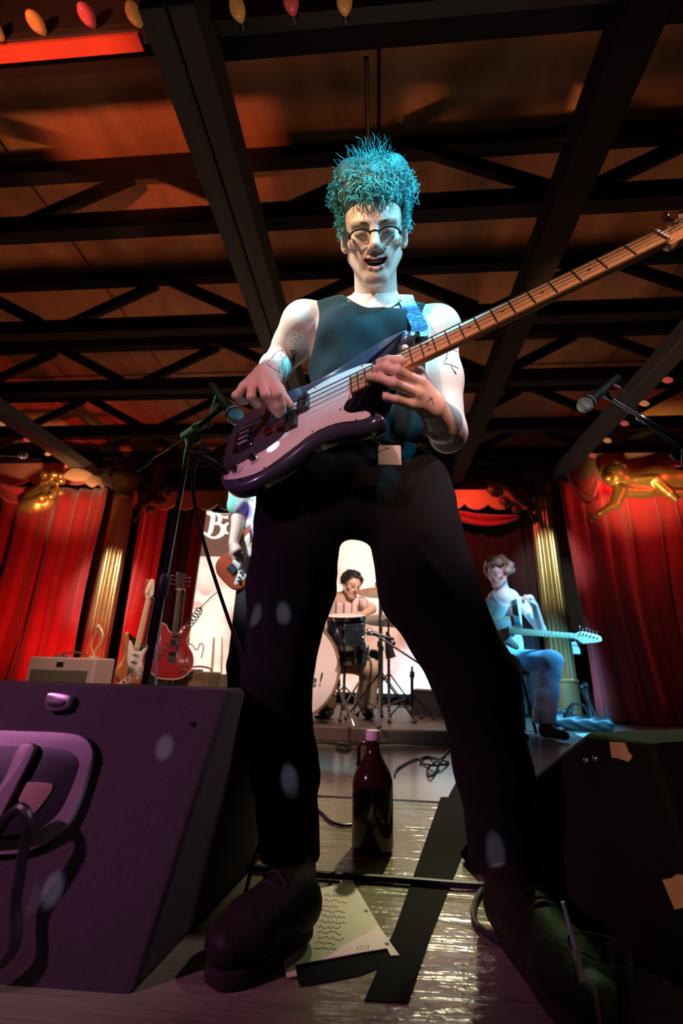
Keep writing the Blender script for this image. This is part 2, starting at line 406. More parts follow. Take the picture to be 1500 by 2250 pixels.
beam('dark roof beam with small bulbs above the seated guitarist\'s column', 2.21, (.15,), 2.80, .13, 1.6, 5.4, timber2)
tag(MB().tube([(-.055, 1.2, 2.92), (-.055, 1.9, 2.92)], .011, 8).build('conduit_pipe', BLKM), 'thin dark conduit pipe running back under the roof above the player', 'pipe')
# ---------------- front board with coloured bulbs
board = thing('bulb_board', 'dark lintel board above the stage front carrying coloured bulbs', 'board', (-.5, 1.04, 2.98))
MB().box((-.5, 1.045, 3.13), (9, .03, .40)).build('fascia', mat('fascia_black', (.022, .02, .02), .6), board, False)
MB().box((-.5, 1.055, 2.905), (9, .05, .035)).build('lip', mat('fascia_lip', (.06, .055, .05), .4, .3), board, False)
MB().box((-1.70, 1.068, 2.88), (1.45, .055, .02)).build('red_lit_strip', mat('red_light_paint', (.75, .10, .05), .5, 0, .2, 9., emis=.0), board, False)  # red light along the lip, put into the colour of this strip
def bulb(label, grp, p, ax, r, glow, gcol):
    t = thing('light_bulb', label, 'bulb', p, grp); a = nrm(ax)
    MB().lathe([(r*.5, -r*.9), (r*.55, -r*.2), (r*.42, r*.25)], p, a, 12).build('socket', BLK, t)
    MB().lathe([(r*.38, r*.1), (r*.62, r*.5), (r*.95, r*1.3), (r*1.0, r*1.8), (r*.85, r*2.5), (r*.5, r*3.0), (r*.12, r*3.25)], p, a, 14).build('glass', gcol, t)
red_b = mat('red_bulb_glass', (.75, .10, .12), .18, 0, .25, 60., emis=.10, ecol=(1., .10, .10), coat=.5)
amb_b = mat('amber_bulb_glass', (.80, .34, .08), .18, 0, .25, 60., emis=.10, ecol=(1., .38, .08), coat=.5)
gl1 = mat('amber_glow', (.8, .3, .12), .3, emis=.35, ecol=(1., .33, .14)); gl2 = mat('red_glow', (.8, .1, .08), .3, emis=.28, ecol=(1., .16, .12))
for i, (x, y) in enumerate(((-12, 55), (82, 42), (193, 26), (297, 24), (412, 10), (523, 12), (640, -4), (757, -4))):
    p = atY(x, y, .985); p[1] = 1.03
    rd = i in (2, 4, 6)
    bulb('pear-shaped %s glass bulb on the black lintel board' % ('red' if rd else 'amber'), 'red bulbs on the lintel board' if rd else 'amber bulbs on the lintel board', p, (0, -1, -.5), .030, 0, red_b if rd else amb_b)
for i, y in enumerate(np.linspace(2.35, 5.15, 9)):
    bulb('small glowing %s bulb along the beam above the flying gold figure' % ('amber', 'red')[i % 2], 'small %s bulbs on that beam' % ('amber', 'red')[i % 2], (2.33, y, 2.80), (.9, -.2, -.4), .026, 0, (gl1, gl2)[i % 2])
for i, y in enumerate(np.linspace(3.2, 5.3, 7)):
    bulb('small glowing %s bulb along the beam above the gold mask ornament' % ('amber', 'red')[i % 2], 'small %s bulbs on this beam' % ('amber', 'red')[i % 2], (-3.87, y, 2.80), (-.9, -.2, -.4), .026, 0, (gl1, gl2)[i % 2])
# ---------------- columns
goldc = mat('brass_column', (.62, .45, .20), .30, .85, .15, 10.)
def column(label, x, y):
    t = thing('column', label, 'column', (x, y, 0)); n = 96; r = .152
    vs = []; fs = []
    for z, s in ((.40, 1.), (2.58, .9)):
        for k in range(n):
            a = 2*math.pi*k/n; rr = s*(r-.016*abs(math.sin(a*8))**.7); rr = s*(r-.018*(1-abs(math.sin(a*8)))); vs.append((x+rr*math.cos(a), y+rr*math.sin(a), z))
    for k in range(n): fs.append((k, (k+1) % n, n+(k+1) % n, n+k))
    mesh('fluted_shaft', vs, fs, goldc, t)
    MB().lathe([(.19, 0), (.19, .05), (.165, .07), (.16, .38), (.175, .39), (.175, .41), (.15, .42)], (x, y, 0), n=32).build('base', goldc, t)
    MB().lathe([(.135, 2.55), (.15, 2.57), (.15, 2.60), (.14, 2.62), (.16, 2.72), (.21, 2.80), (.22, 2.86), (.2, 2.93)], (x, y, 0), n=24).build('capital', mat('dark_gold', (.10, .07, .035), .5, .5), t)
    return t
column('gilded fluted column between the red curtains behind the tweed amp', -3.45, 5.55)
column('gilded fluted column behind the seated guitarist', 2.04, 5.60)
# ---------------- curtains
velvet = mat('red_velvet', (.42, .018, .022), .75, 0, .3, 10., .1, 80., sheen=.6)
velvet2 = mat('dark_red_velvet', (.22, .008, .012), .8, 0, .3, 10., .1, 80., sheen=.3)
blackc = mat('black_drape', (.012, .009, .010), .9, 0, .3, 10., sheen=.1)
def curtain(label, x0, x1, y, z0, z1, folds, amp, m, seed=0, gather=0., lean=0.):
    rs = random.Random(seed); nx = folds*14; nz = 14; vs = []; fs = []
    ph = [rs.uniform(0, 6.3) for _ in range(4)]
    for j in range(nz+1):
        t = j/nz; z = z0+(z1-z0)*t
        for i in range(nx+1):
            s = i/nx; g = 1-gather*t**2
            x = x0+(x1-x0)*s*g+lean*t+.04*math.sin(4*t+9*s)*(1-t)
            a = 2*math.pi*folds*s+.9*math.sin(3*s*6.3+ph[0])
            yy = y+amp*(math.sin(a+.6*math.sin(5*t+ph[3]))*(.6+.4*math.sin(7*s+ph[1]))+.45*math.sin(.43*a+ph[2])+.25*math.sin(2.3*a+ph[0]))*(.7+.3*(1-t))
            vs.append((x+amp*.5*math.cos(a), yy, z))
    for j in range(nz):
        for i in range(nx): q = j*(nx+1)+i; fs.append((q, q+1, q+nx+2, q+nx+1))
    o = mesh('stage_curtain', vs, fs, m, auto=0); o.modifiers.new('thick', 'SOLIDIFY').thickness = .006
    return tag(o, label, 'curtain')
curtain('wide red velvet curtain behind the tweed amp', -6.0, -3.72, 5.50, .02, 2.70, 9, .11, velvet, 1)
curtain('narrow red velvet curtain between gilded column and black drape', -3.22, -2.86, 5.60, .02, 2.62, 3, .05, velvet, 2)
curtain('narrow black drape beside the glowing screen and the red guitar', -2.88, -2.56, 5.72, .02, 2.55, 3, .03, blackc, 3)
curtain('dark red drape edging the glowing screen', -2.50, -2.33, 5.64, .02, 2.55, 2, .03, velvet2, 7)
curtain('black drape behind the curly-haired guitarist', .86, 1.92, 5.72, .02, 2.55, 7, .05, mat('maroon_black_drape', (.035, .006, .009), .9, sheen=.2), 4)
curtain('wide red velvet curtain under the flying gold figure', 2.16, 4.9, 5.28, .02, 2.68, 11, .095, velvet, 5, 0., -.04)
def swag(name, label, a, b, drop, h, y, m):
    vs = []; fs = []; n = 30; k = 8
    for j in range(k+1):
        for i in range(n+1):
            s = i/n; u = j/k; z = a[1]+(b[1]-a[1])*s-drop*4*s*(1-s)*(.25+.75*u)-h*u*(.35+.65*4*s*(1-s))
            vs.append((a[0]+(b[0]-a[0])*s, y-.03-.03*math.sin(u*9+.5*math.sin(8*s)), z))
    for j in range(k):
        for i in range(n): q = j*(n+1)+i; fs.append((q, q+1, q+n+2, q+n+1))
    o = mesh(name, vs, fs, m, auto=0); o.modifiers.new('thick', 'SOLIDIFY').thickness = .008
    return tag(o, label, 'drapery')
swag('curtain_swag', 'small red swag along the top of the black drape', (.80, 2.44), (1.75, 2.34), .10, .09, 5.62, velvet)
swag('curtain_swag', 'bright red tied swag beside the seated guitarist\'s column', (2.20, 2.70), (2.55, 2.76), .36, .06, 5.12, velvet)
swag('curtain_swag', 'red gathered swag beside the gold mask ornament', (-4.9, 2.62), (-4.22, 2.52), .10, .16, 5.05, mat('red_satin', (.55, .04, .06), .3, sheen=.3))
# ---------------- scalloped valance boards
def valance(label, x0, x1, y, ztop, zb, n, m):
    t = thing('valance_board', label, 'valance', ((x0+x1)/2, y, zb)); out = [(x1, ztop), (x0, ztop)]
    for i in range(n):
        a = x0+(x1-x0)*i/n; b = x0+(x1-x0)*(i+1)/n
        for k in range(9):
            q = k/8; out.append((a+(b-a)*q, zb-.075*math.sin(math.pi*q)**.7))
    mb = MB(V([[1, 0, 0], [0, 0, 1], [0, 1, 0]]), (0, y, 0)); mb.prism(out, 0, .03, 0); mb.build('board', m, t, False)
    return t
van = mat('orange_paint', (.62, .27, .12), .6, 0, .2, 8.)
valance('orange scalloped valance board above the glowing screen and black drape', -3.3, 1.95, 5.50, 2.66, 2.47, 18, van)
valance('dusky pink scalloped valance board above the wide red curtain by the amp', -6.0, -3.78, 5.26, 2.98, 2.74, 5, mat('pink_paint', (.50, .20, .15), .6, 0, .2, 8.))
valance('brown scalloped valance board behind the flying gold figure', 2.25, 5.0, 5.06, 2.94, 2.68, 4, mat('brown_paint', (.22, .12, .08), .6, 0, .2, 8.))
# corner brackets
def bracket(label, x, y, z, sgn):
    t = thing('scroll_bracket', label, 'bracket', (x, y, z)); m = mat('bracket_black', (.02, .016, .012), .5, .3)
    pts = [(0, 0), (.10, .02), (.20, .10), (.27, .20), (.42, .29), (.55, .31)]
    MB().tube(cr([(x+sgn*p, y, z+q) for p, q in pts], 6), .035, 8).build('arm', m, t)
    pts = [(.0, -.22), (.06, -.10), (.05, .05), (.02, .20), (.01, .34)]
    MB().tube(cr([(x+sgn*p, y, z+q) for p, q in pts], 6), .03, 8).build('upright', m, t)
    for a, b in (((.03, .22), (.22, .12)), ((.02, .32), (.34, .24)), ((.06, .02), (.02, .2))):
        MB().tube([(x+sgn*a[0], y, z+a[1]), (x+sgn*b[0], y, z+b[1])], .028, 8).build('rung', m, t)
    for p, q in ((.50, .20), (.36, .05), (.22, -.06)):
        MB().ball((x+sgn*p, y-.02, z+q), (.07, .05, .06), 10).build('leaf_boss', mat('bracket_gold', (.12, .075, .04), .45, .5), t)
bracket('black scrolled corner bracket beside the mic stand pole', -3.2, 5.42, 2.42, 1)
bracket('black scrolled corner bracket beside the player\'s hip and column', 1.90, 5.42, 2.42, -1)
# ---------------- projection screen
def screen_mat():
    m = bpy.data.materials.new('lit_screen'); m.use_nodes = True; nt = m.node_tree; N = nt.nodes; L = nt.links; b = N['Principled BSDF']
    tc = N.new('ShaderNodeTexCoord'); no = N.new('ShaderNodeTexNoise'); no.inputs['Scale'].default_value = 1.3; no.inputs['Detail'].default_value = 3
    L.new(tc.outputs['Object'], no.inputs['Vector'])
    cr_ = N.new('ShaderNodeValToRGB'); e = cr_.color_ramp.elements
    e[0].position = .30; e[0].color = (.62, .30, .22, 1); e[1].position = .62; e[1].color = (1., .93, .78, 1)
    q = e.new(.42); q.color = (.95, .55, .42, 1); q = e.new(.52); q.color = (1., .84, .70, 1)
    L.new(no.outputs['Fac'], cr_.inputs[0]); L.new(cr_.outputs[0], b.inputs['Base Color']); L.new(cr_.outputs[0], b.inputs['Emission Color'])
    b.inputs['Emission Strength'].default_value = 1.05; b.inputs['Roughness'].default_value = .6
    return m
SY = 5.80
scr = thing('projection_screen', 'large glowing pinkish-white projection screen behind the drummer', 'screen', (-.75, SY, .2))
MB().box((-.75, SY, 1.32), (3.35, .02, 2.24)).build('picture', screen_mat(), scr, False)
MB().box((-.75, SY+.03, 1.32), (3.43, .03, 2.32)).build('frame', BLK, scr, False)
# dusky band behind the lettering
MB().box((-1.93, SY-.013, 2.13), (.95, .004, .60)).build('title_panel', mat('title_panel', (.30, .17, .13), .6, emis=.5, ecol=(.35, .17, .12)), scr, False)
lit = mat('lit_lettering', (1, .9, .85), .5, emis=1.2, ecol=(1, .9, .84))
def stroke(mb, pts, ws, y, th=.004):
    P = cr([(p[0], 0, p[1]) for p in pts], 6); W = np.interp(np.linspace(0, len(pts)-1, len(P)), range(len(pts)), ws); vs = []; fs = []
    for i, p in enumerate(P):
        t = nrm(P[min(i+1, len(P)-1)]-P[max(i-1, 0)]); n = V([-t[2], 0, t[0]])*W[i]
        for s in (1, -1):
            for d in (0, th): q = p+s*n; vs.append((q[0], y-d, q[2]))
    for i in range(len(P)-1):
        b = i*4; fs += [(b+1, b+3, b+7, b+5), (b, b+4, b+6, b+2), (b+1, b+5, b+4, b), (b+3, b+2, b+6, b+7)]
    mb.add(vs, fs)
def wpt(px, py): p = atY(px, py, SY-.016); return (p[0], p[2])
lm = MB()
for pts, ws in (([(447, 1135), (453, 1127), (462, 1128), (468, 1134), (466, 1150), (462, 1168), (456, 1178)], [.004, .02, .03, .03, .032, .03, .008]),
                ([(462, 1130), (474, 1129), (482, 1134), (482, 1146), (472, 1151)], [.008, .012, .028, .026, .006]),
                ([(470, 1151), (482, 1152), (490, 1160), (487, 1173), (474, 1181), (462, 1180), (450, 1172), (442, 1172)], [.006, .014, .034, .034, .016, .012, .016, .006]),
                ([(452, 1136), (446, 1148), (449, 1158)], [.006, .010, .004]),
                ([(502, 1149), (494, 1156), (494, 1168), (501, 1172)], [.012, .022, .022, .010])):
    stroke(lm, [wpt(*p) for p in pts], ws, SY-.016)
lm.build('blackletter_initial', lit, scr, False)
lm = MB()
for pts in ([(486, 1134), (490, 1134)], [(488, 1134), (488, 1139)], [(492, 1134), (492, 1139)], [(495, 1134), (495, 1139)], [(492, 1136.5), (495, 1136.5)], [(498, 1134), (498, 1139)], [(498, 1134), (501, 1134)], [(498, 1136.5), (500.5, 1136.5)], [(498, 1139), (501, 1139)]):
    stroke(lm, [wpt(*p) for p in pts], [.004]*len(pts), SY-.016)
lm.build('small_lettering', lit, scr, False)
# projected picture details: pale orchard trunks and blossom shapes
trunk = mat('picture_trunk', (.62, .38, .26), .6, emis=.55, ecol=(.62, .36, .24))
for x0, y0, x1, y1, wd in ((470, 1400, 462, 1505, .02), (488, 1400, 484, 1510, .014)):
    lm = MB(); stroke(lm, [wpt(x0, y0), wpt((x0+x1)/2+1, (y0+y1)/2), wpt(x1, y1)], [wd*.6, wd, wd], SY-.012); lm.build('painted_trunk', trunk, scr, False)
blos = mat('picture_blossom', (1., .66, .56), .6, emis=.85, ecol=(1., .62, .50))
for x, y, r in ((430, 1330, .09), (452, 1302, .07), (420, 1290, .06), (880, 1440, .12), (905, 1470, .10), (850, 1465, .07), (925, 1450, .08)):
    p = wpt(x, y); lm = MB(V([[1, 0, 0], [0, 0, 1], [0, 1, 0]]), (p[0], SY-.014, p[1]))
    lm.prism(cr([(r*(1+.25*math.sin(3*a+x))*math.cos(a), r*(.8+.2*math.cos(2*a))*math.sin(a)) for a in np.linspace(0, 2*math.pi, 11)[:-1]], 3, True), 0, .003); lm.build('painted_blossom', blos, scr, False)
# ---------------- gilded ornaments
gilt = mat('gilding', (.62, .37, .10), .32, .8, .35, 30., .2, 50.)
def flying_figure():
    Y0 = 4.90; P = lambda x, y, dy=0.: atY(x, y, Y0+dy)
    f = Field((2.2, 4.55, 1.95), (3.9, 5.15, 2.9), .014)
    head = P(1348, 1045, -.04)
    f.ell(head, (.12, .12, .13)); f.ell(P(1336, 1050, -.15), (.05, .05, .05))
    for q in range(14):
        a = q*2.4; f.ell(head+.12*V([math.cos(a)*.8, -.3*math.sin(a*1.7), .55+.5*math.sin(a)]), .045, k=.01)
    f.ell(head+V([-.08, -.06, -.05]), .04); f.ell(head+V([-.10, -.09, .0]), .03)
    f.cone(P(1372, 1062), P(1440, 1058), .13, .16, .05); f.cone(P(1440, 1058), P(1520, 1055), .16, .15, .05)
    f.cone(P(1378, 1080, -.05), P(1420, 1082, -.05), .07, .07, .03)
    sh, el, wr = P(1362, 1078, -.08), P(1350, 1110, -.10), P(1318, 1127, -.13)
    f.chain([sh, el, wr], [.075, .055, .035]); hand = P(1304, 1134, -.14); f.ell(hand, (.05, .03, .035))
    for dx, dy in ((-14, 2), (-13, -6), (-9, 9), (-3, 13), (6, 4)): f.cone(hand, P(1304+dx, 1134+dy, -.16), .016, .011, .006)
    f.chain([P(1440, 1060, -.12), P(1470, 1085, -.14), P(1485, 1098, -.14)], [.05, .045, .03]); f.chain([P(1475, 1083, -.1), P(1520, 1085, -.1)], [.05, .05])
    f.chain([P(1395, 1052, -.12), P(1440, 1050, -.15), P(1475, 1082, -.16)], [.03, .035, .02], k=.01)
    return tag(f.build('flying_figure', gilt, colf=None), 'gilded flying cherub carving reaching down over the red curtain', 'carving')
flying_figure()
def mask_ornament():
    Y0 = 4.90; P = lambda x, y, dy=0.: atY(x, y, Y0+dy)
    f = Field((-4.75, 4.6, 2.0), (-3.55, 5.1, 2.95), .014)
    f.ell(P(88, 1098), (.20, .13, .17)); f.cone(P(55, 1112, -.08), P(92, 1094, -.12), .06, .05); f.ell(P(112, 1090, -.11), .05)
    f.ell(P(118, 1082, -.1), (.05, .05, .06)); f.ell(P(70, 1112, -.05), (.16, .1, .1)); f.ell(P(107, 1083, -.14), (.03, .04, .015), sub=True)
    rs = random.Random(3)
    for q in range(26):
        x, y = rs.uniform(82, 140), rs.uniform(1040, 1082); f.ell(P(x, y, rs.uniform(-.08, .02)), rs.uniform(.03, .055), k=.012)
    f.chain([P(140, 1030), P(135, 1042), P(150, 1045), P(160, 1030), P(150, 1024)], [.018]*5, k=.006)
    o = thing('mask_ornament', 'gilded mask carving with curls over the wide red curtain', 'carving', P(90, 1115))
    f.build('carving', gilt, o)
    leafm = mat('cream_leaf', (.75, .50, .28), .45, .1)
    for pts in ([(140, 1048), (160, 1030), (190, 1034), (208, 1048), (185, 1056), (160, 1056)], [(188, 1060), (204, 1046), (222, 1050), (228, 1062), (224, 1072), (214, 1064), (200, 1070)]):
        lm = MB(); c3 = [P(*q, -.02) for q in pts]; lm = MB(V([[1, 0, 0], [0, 0, 1], [0, 1, 0]]), (0, 4.86, 0))
        lm.prism(cr([(q[0], q[2]) for q in c3][::-1], 5, True), 0, .05, .012, 2); lm.build('leaf', leafm, o)
mask_ornament()
# ============================================================ STAGE GEAR
carpet = mat('speaker_paint', (.060, .045, .052), .75, 0, .3, 160., .12, 420., spec=.15)
def wedge(label, origin, R, Wd, prof, m, shear=0., flare=0.):
    """prof: side outline (y depth, z up); x across, front face towards -y"""
    t = thing('floor_monitor', label, 'speaker', origin)
    mb = MB(R@V([[flare, shear, 1], [1, 0, 0], [0, 1, 0]]), origin); mb.prism(prof, -Wd/2, Wd/2, .02, 3); mb.build('cabinet', m, t)
    return t
# near monitor: we see its flat back with a handle bar set into a cup
tl, tr_ = atY(-260, 1493, .86), atY(486, 1518, .86); br = atZ(291, 2196)
ex = nrm(V([1, .02, 0])); Rm = np.stack([ex, nrm(np.cross((0, 0, 1), ex)), V([0, 0, 1.])], 1)
yb = br[1]
ztop = tr_[2]
t = wedge('big floor monitor with a pale looped handle beside the mic stand', V([br[0]-.46, br[1], 0]), Rm, .92,
          [(0, 0), (.74, 0), (.70, .08), (.17, ztop), (.06, ztop)], carpet, (tr_[0]-br[0])/ztop, .13)
def on_back(px, py, lift=.0):
    a = V([tr_[0]-.46, br[1], 0]); b = a+Rm@V([0, .06, ztop]); n = nrm(np.cross(ex, b-a)); n = -n if n[1] > 0 else n
    return atP(px, py, a+n*lift, n), n
hm = mat('handle_plate', (.30, .24, .26), .5, .2, .2, 30.)
def patch(name, pts, m, parent, lift=.004, th=.006, closed=8, rnd=True):
    P = [on_back(*p)[0] for p in pts]; n = on_back(*pts[0])[1]; c = sum(P)/len(P); x = nrm(P[1]-P[0]); y = np.cross(n, x); T = np.stack([x, y, n], 1)
    out = [(np.dot(p-c, x), np.dot(p-c, y)) for p in P]; out = [tuple(q) for q in (cr(out, 4, True) if rnd else out)]
    ar = sum(out[i-1][0]*out[i][1]-out[i][0]*out[i-1][1] for i in range(len(out)))
    if ar < 0: out = out[::-1]
    mb = MB(T, c); mb.prism(out, lift, lift+th, min(.003, th*.45), 2); return mb.build(name, m, parent)
outer = [(-170, 1608), (-60, 1603), (60, 1606), (150, 1610), (195, 1622), (212, 1652), (205, 1690), (175, 1780), (140, 1830), (70, 1868), (0, 1876), (-100, 1880), (-180, 1860), (-210, 1740)]
dark = mat('cup_dark', (.012, .012, .014), .5)
patch('handle_ring', outer, hm, t, .001, .012)
patch('handle_cup', [(-160, 1640), (-80, 1638), (50, 1640), (140, 1644), (176, 1662), (180, 1690), (150, 1765), (122, 1800), (60, 1838), (-20, 1846), (-120, 1845), (-160, 1820), (-180, 1740)], dark, t, .0128, .001)
patch('handle_bar', [(62, 1640), (96, 1642), (60, 1720), (0, 1830), (-60, 1850), (-20, 1790), (30, 1710)], hm, t, .0142, .012)
patch('cup_speaker_cone', [(48, 1722), (112, 1718), (128, 1730), (100, 1772), (78, 1790), (60, 1770)], mat('cone_paper', (.32, .20, .15), .7), t, .0142, .002)
bd = patch('badge', [(108, 1530), (122, 1522), (160, 1528), (163, 1540), (150, 1560), (110, 1562)], mat('badge_metal', (.30, .25, .27), .3, .7), t, .001, .010)
patch('badge_inset', [(118, 1538), (150, 1540), (143, 1552), (115, 1552)], dark, bd, .0112, .002)
MB().lathe([(.004, 0), (.004, .003)], on_back(422, 1590)[0], on_back(422, 1590)[1], 10).build('screw', BLKM, t)
p0 = on_back(20, 1800, .03)[0]
pth = [on_back(-40, 1850, .02)[0], on_back(0, 1812, .05)[0], on_back(45, 1775, .06)[0], on_back(62, 1810, .06)[0], on_back(50, 1880, .05)[0], on_back(35, 1980, .03)[0], on_back(20, 2100, .03)[0], V([-.62, br[1]-.04, .012])]
tag(MB().tube(cr(pth, 8), .008, 8).build('speaker_cable', RUB), 'black cable plugged into the back of the big floor monitor', 'cable')
# second monitor at the player's other foot
Rr = frame((0, 0, 1), (math.cos(rad(28)), math.sin(rad(28)), 0)); o2 = V([.79, 1.03, 0])
t2 = wedge('black floor monitor with scraps of tan tape by the player\'s foot', o2, Rr, .66, [(0, 0), (.62, 0), (.54, .12), (.19, .352), (.05, .352)], mat('speaker_black', (.010, .008, .009), .75, 0, .3, 90., .2, 320., spec=.12))
tan = mat('tan_tape', (.80, .46, .22), .6, 0, .25, 40.)
def tape_at(pts, pl, n, name):
    P = [atP(*p, pl, n) for p in pts]; c = sum(P)/len(P); x = nrm(P[1]-P[0]); n = nrm(n); y = np.cross(n, x)
    out = [(np.dot(p-c, x), np.dot(p-c, y)) for p in P]
    if sum(out[i-1][0]*out[i][1]-out[i][0]*out[i-1][1] for i in range(len(out))) < 0: out = out[::-1]
    MB(np.stack([x, y, n], 1), c).prism(out, .001, .004).build(name, tan, t2)
nfront = -Rr[:, 0]; pf = o2+nfront*.33
tape_at([(1342, 1630), (1374, 1632), (1382, 1652), (1391, 1664), (1384, 1674), (1360, 1666), (1346, 1664)], pf, nfront, 'tape_scrap')
tape_at([(1458, 1932), (1478, 1929), (1490, 1920), (1520, 1926), (1520, 1990), (1485, 1998)], pf, nfront, 'tape_scrap')
for px, py in ((1310, 1668), (1290, 1672)): MB().ball(atP(px, py, pf, nfront), .008, 10).build('corner_screw', STEEL, t2)
# clear cup and its straw beside the shoe
cb = atZ(1345, 2300); cup = thing('plastic_cup', 'clear plastic cup with a straw standing beside the shoe', 'cup', cb)
glassm = mat('clear_plastic', (.9, .92, .95), .08, 0, 0., trans=1.)
MB().lathe([(.026, 0), (.028, .002), (.040, .10), (.041, .104), (.0385, .103), (.027, .004), (.001, .0035)], cb, n=28).build('cup_wall', glassm, cup)
MB().tube([cb+V([-.012, 0, .006]), cb+V([-.045, -.005, .155])], .0028, 8).build('straw', mat('pale_straw', (.6, .65, .8), .3), cup)
# ---------------- growler
gb = atZ(818, 1866)
g = thing('growler_bottle', 'brown glass growler jug with pink-white cap on the stage floor', 'bottle', gb)
amber = mat('brown_glass', (.030, .012, .006), .10, 0, .2, 20., coat=.35, spec=.5)
MB().lathe([(.050, 0), (.055, .004), (.057, .012), (.057, .150), (.056, .165), (.050, .185), (.040, .203), (.028, .222), (.021, .238), (.0185, .25), (.018, .262), (.020, .264), (.020, .27)], gb, n=40).build('jug_body', amber, g)
MB().lathe([(.0195, .266), (.0205, .268), (.0205, .290), (.0185, .293), (.001, .293)], gb, n=28).build('screw_cap', mat('pink_white_cap', (.80, .62, .58), .45), g)
sx = -RT
MB().tube(cr([gb+sx*.019+V([0, 0, .255]), gb+sx*.034+V([0, 0, .258]), gb+sx*.041+V([0, 0, .245]), gb+sx*.040+V([0, 0, .222]), gb+sx*.042+V([0, 0, .200])], 6), .0055, 10).build('loop_handle', amber, g)
# ---------------- set list, tape, cables
pap = thing('set_list', 'torn handwritten set list sheet lying under the shoe heel', 'paper', atZ(740, 2030))
def flat(name, pts, m, parent=None, z=.002, th=.0012):
    P = [atZ(*p, z) for p in pts]; out = [(p[0], p[1]) for p in P]
    if sum(out[i-1][0]*out[i][1]-out[i][0]*out[i-1][1] for i in range(len(out))) < 0: out = out[::-1]
    return MB((np.eye(3)), (0, 0, 0)).prism(out, z, z+th).build(name, m, parent, False)
paperm = mat('set_list_paper', (.74, .62, .50), .7, 0, .15, 14., .12, 40.)
sh = flat('sheet', [(759, 1913), (797, 1975), (835, 2040), (868, 2088), (877, 2100), (858, 2101), (850, 2085), (800, 2093), (748, 2103), (700, 2112), (648, 2122), (652, 2146), (630, 2148), (622, 2115), (613, 2084), (650, 2040), (690, 2000), (691, 1956), (720, 1950), (748, 1940), (744, 1928)], paperm, pap, .004)
ink = mat('pencil_ink', (.12, .09, .08), .8)
rs = random.Random(8); lines = MB()
for L_ in range(11):
    x, y = 716+rs.uniform(-6, 4)-L_*2.6, 1966+L_*11.5
    n = rs.randint(5, 9); pts = []
    for k in range(n*2): pts.append(atZ(x+k*3.4, y+rs.uniform(-3.6, 3.6)+k*.35, .0056))
    MB().tube(cr(pts, 3), .00045, 4).build('pencil_line', ink, pap)
for k in range(5): MB().tube([atZ(786+k*6, 2078-k*.6, .0056), atZ(784+k*6, 2089-k*.6, .0056)], .00045, 4).build('pencil_tick', ink, pap)
for px, py in ((768, 1940), (804, 2002), (850, 2074)): MB().lathe([(.0045, 0), (.0045, .0004)], atZ(px, py, .0053), n=14).build('punched_hole', dark, pap)
tag(flat('gaffer_tape', [(640, 2124), (700, 2113), (870, 2088), (874, 2112), (790, 2145), (690, 2165), (660, 2168)], mat('gaffer_green_black', (.007, .009, .008), .85, spec=.04), None, .0005), 'dark tape strip holding the lower edge of the set list', 'tape')
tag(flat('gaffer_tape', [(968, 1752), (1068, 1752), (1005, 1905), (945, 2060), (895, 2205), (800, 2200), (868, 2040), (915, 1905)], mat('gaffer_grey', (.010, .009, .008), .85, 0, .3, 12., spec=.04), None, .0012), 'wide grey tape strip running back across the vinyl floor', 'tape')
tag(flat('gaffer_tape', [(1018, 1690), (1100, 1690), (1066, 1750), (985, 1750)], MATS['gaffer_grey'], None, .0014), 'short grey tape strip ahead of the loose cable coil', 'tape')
def cable(name, label, pts, r=.005, z=None, m=RUB, n=8, seg=8):
    P = [(atZ(p[0], p[1], (p[2] if len(p) > 2 else r+.001))) for p in pts]
    return tag(MB().tube(cr(P, seg), r, n).build(name, m), label, 'cable')
cable('floor_cable', 'thick black cable crossing the floor behind the player\'s shoes', [(440, 1893), (520, 1902), (600, 1911), (700, 1921), (800, 1928), (900, 1935), (1000, 1943), (1090, 1948), (1200, 1958)], .0075)
cable('floor_cable', 'thin black cable curling from the growler to the shin', [(776, 1812), (750, 1813), (725, 1804), (706, 1786), (690, 1778), (640, 1782), (600, 1812)], .0045)
cable('floor_cable', 'coiled loose black cable on the floor beside the growler', [(866, 1705), (872, 1690), (890, 1678), (915, 1668), (950, 1664), (975, 1672, .012), (985, 1676), (960, 1682, .018), (930, 1678), (922, 1668, .015), (940, 1662), (962, 1672, .022), (958, 1694), (944, 1706, .01), (938, 1692), (952, 1678, .024), (975, 1662), (992, 1645), (1030, 1630)], .0045)
cable('floor_cable', 'black cable looping from the shoe to the pedal side', [(1060, 1955), (1046, 1975), (1040, 2000), (1044, 2025), (1060, 2045), (1110, 2080)], .006)
cable('floor_cable', 'black cable crossing the floor in front of the drum riser', [(560, 1630), (640, 1632), (700, 1631), (740, 1634), (768, 1640), (762, 1648), (742, 1646), (748, 1636), (790, 1634), (900, 1630), (1010, 1626)], .008)
# pedal at the player's forward foot: dark case with chrome edge
pb = atZ(1150, 2330)
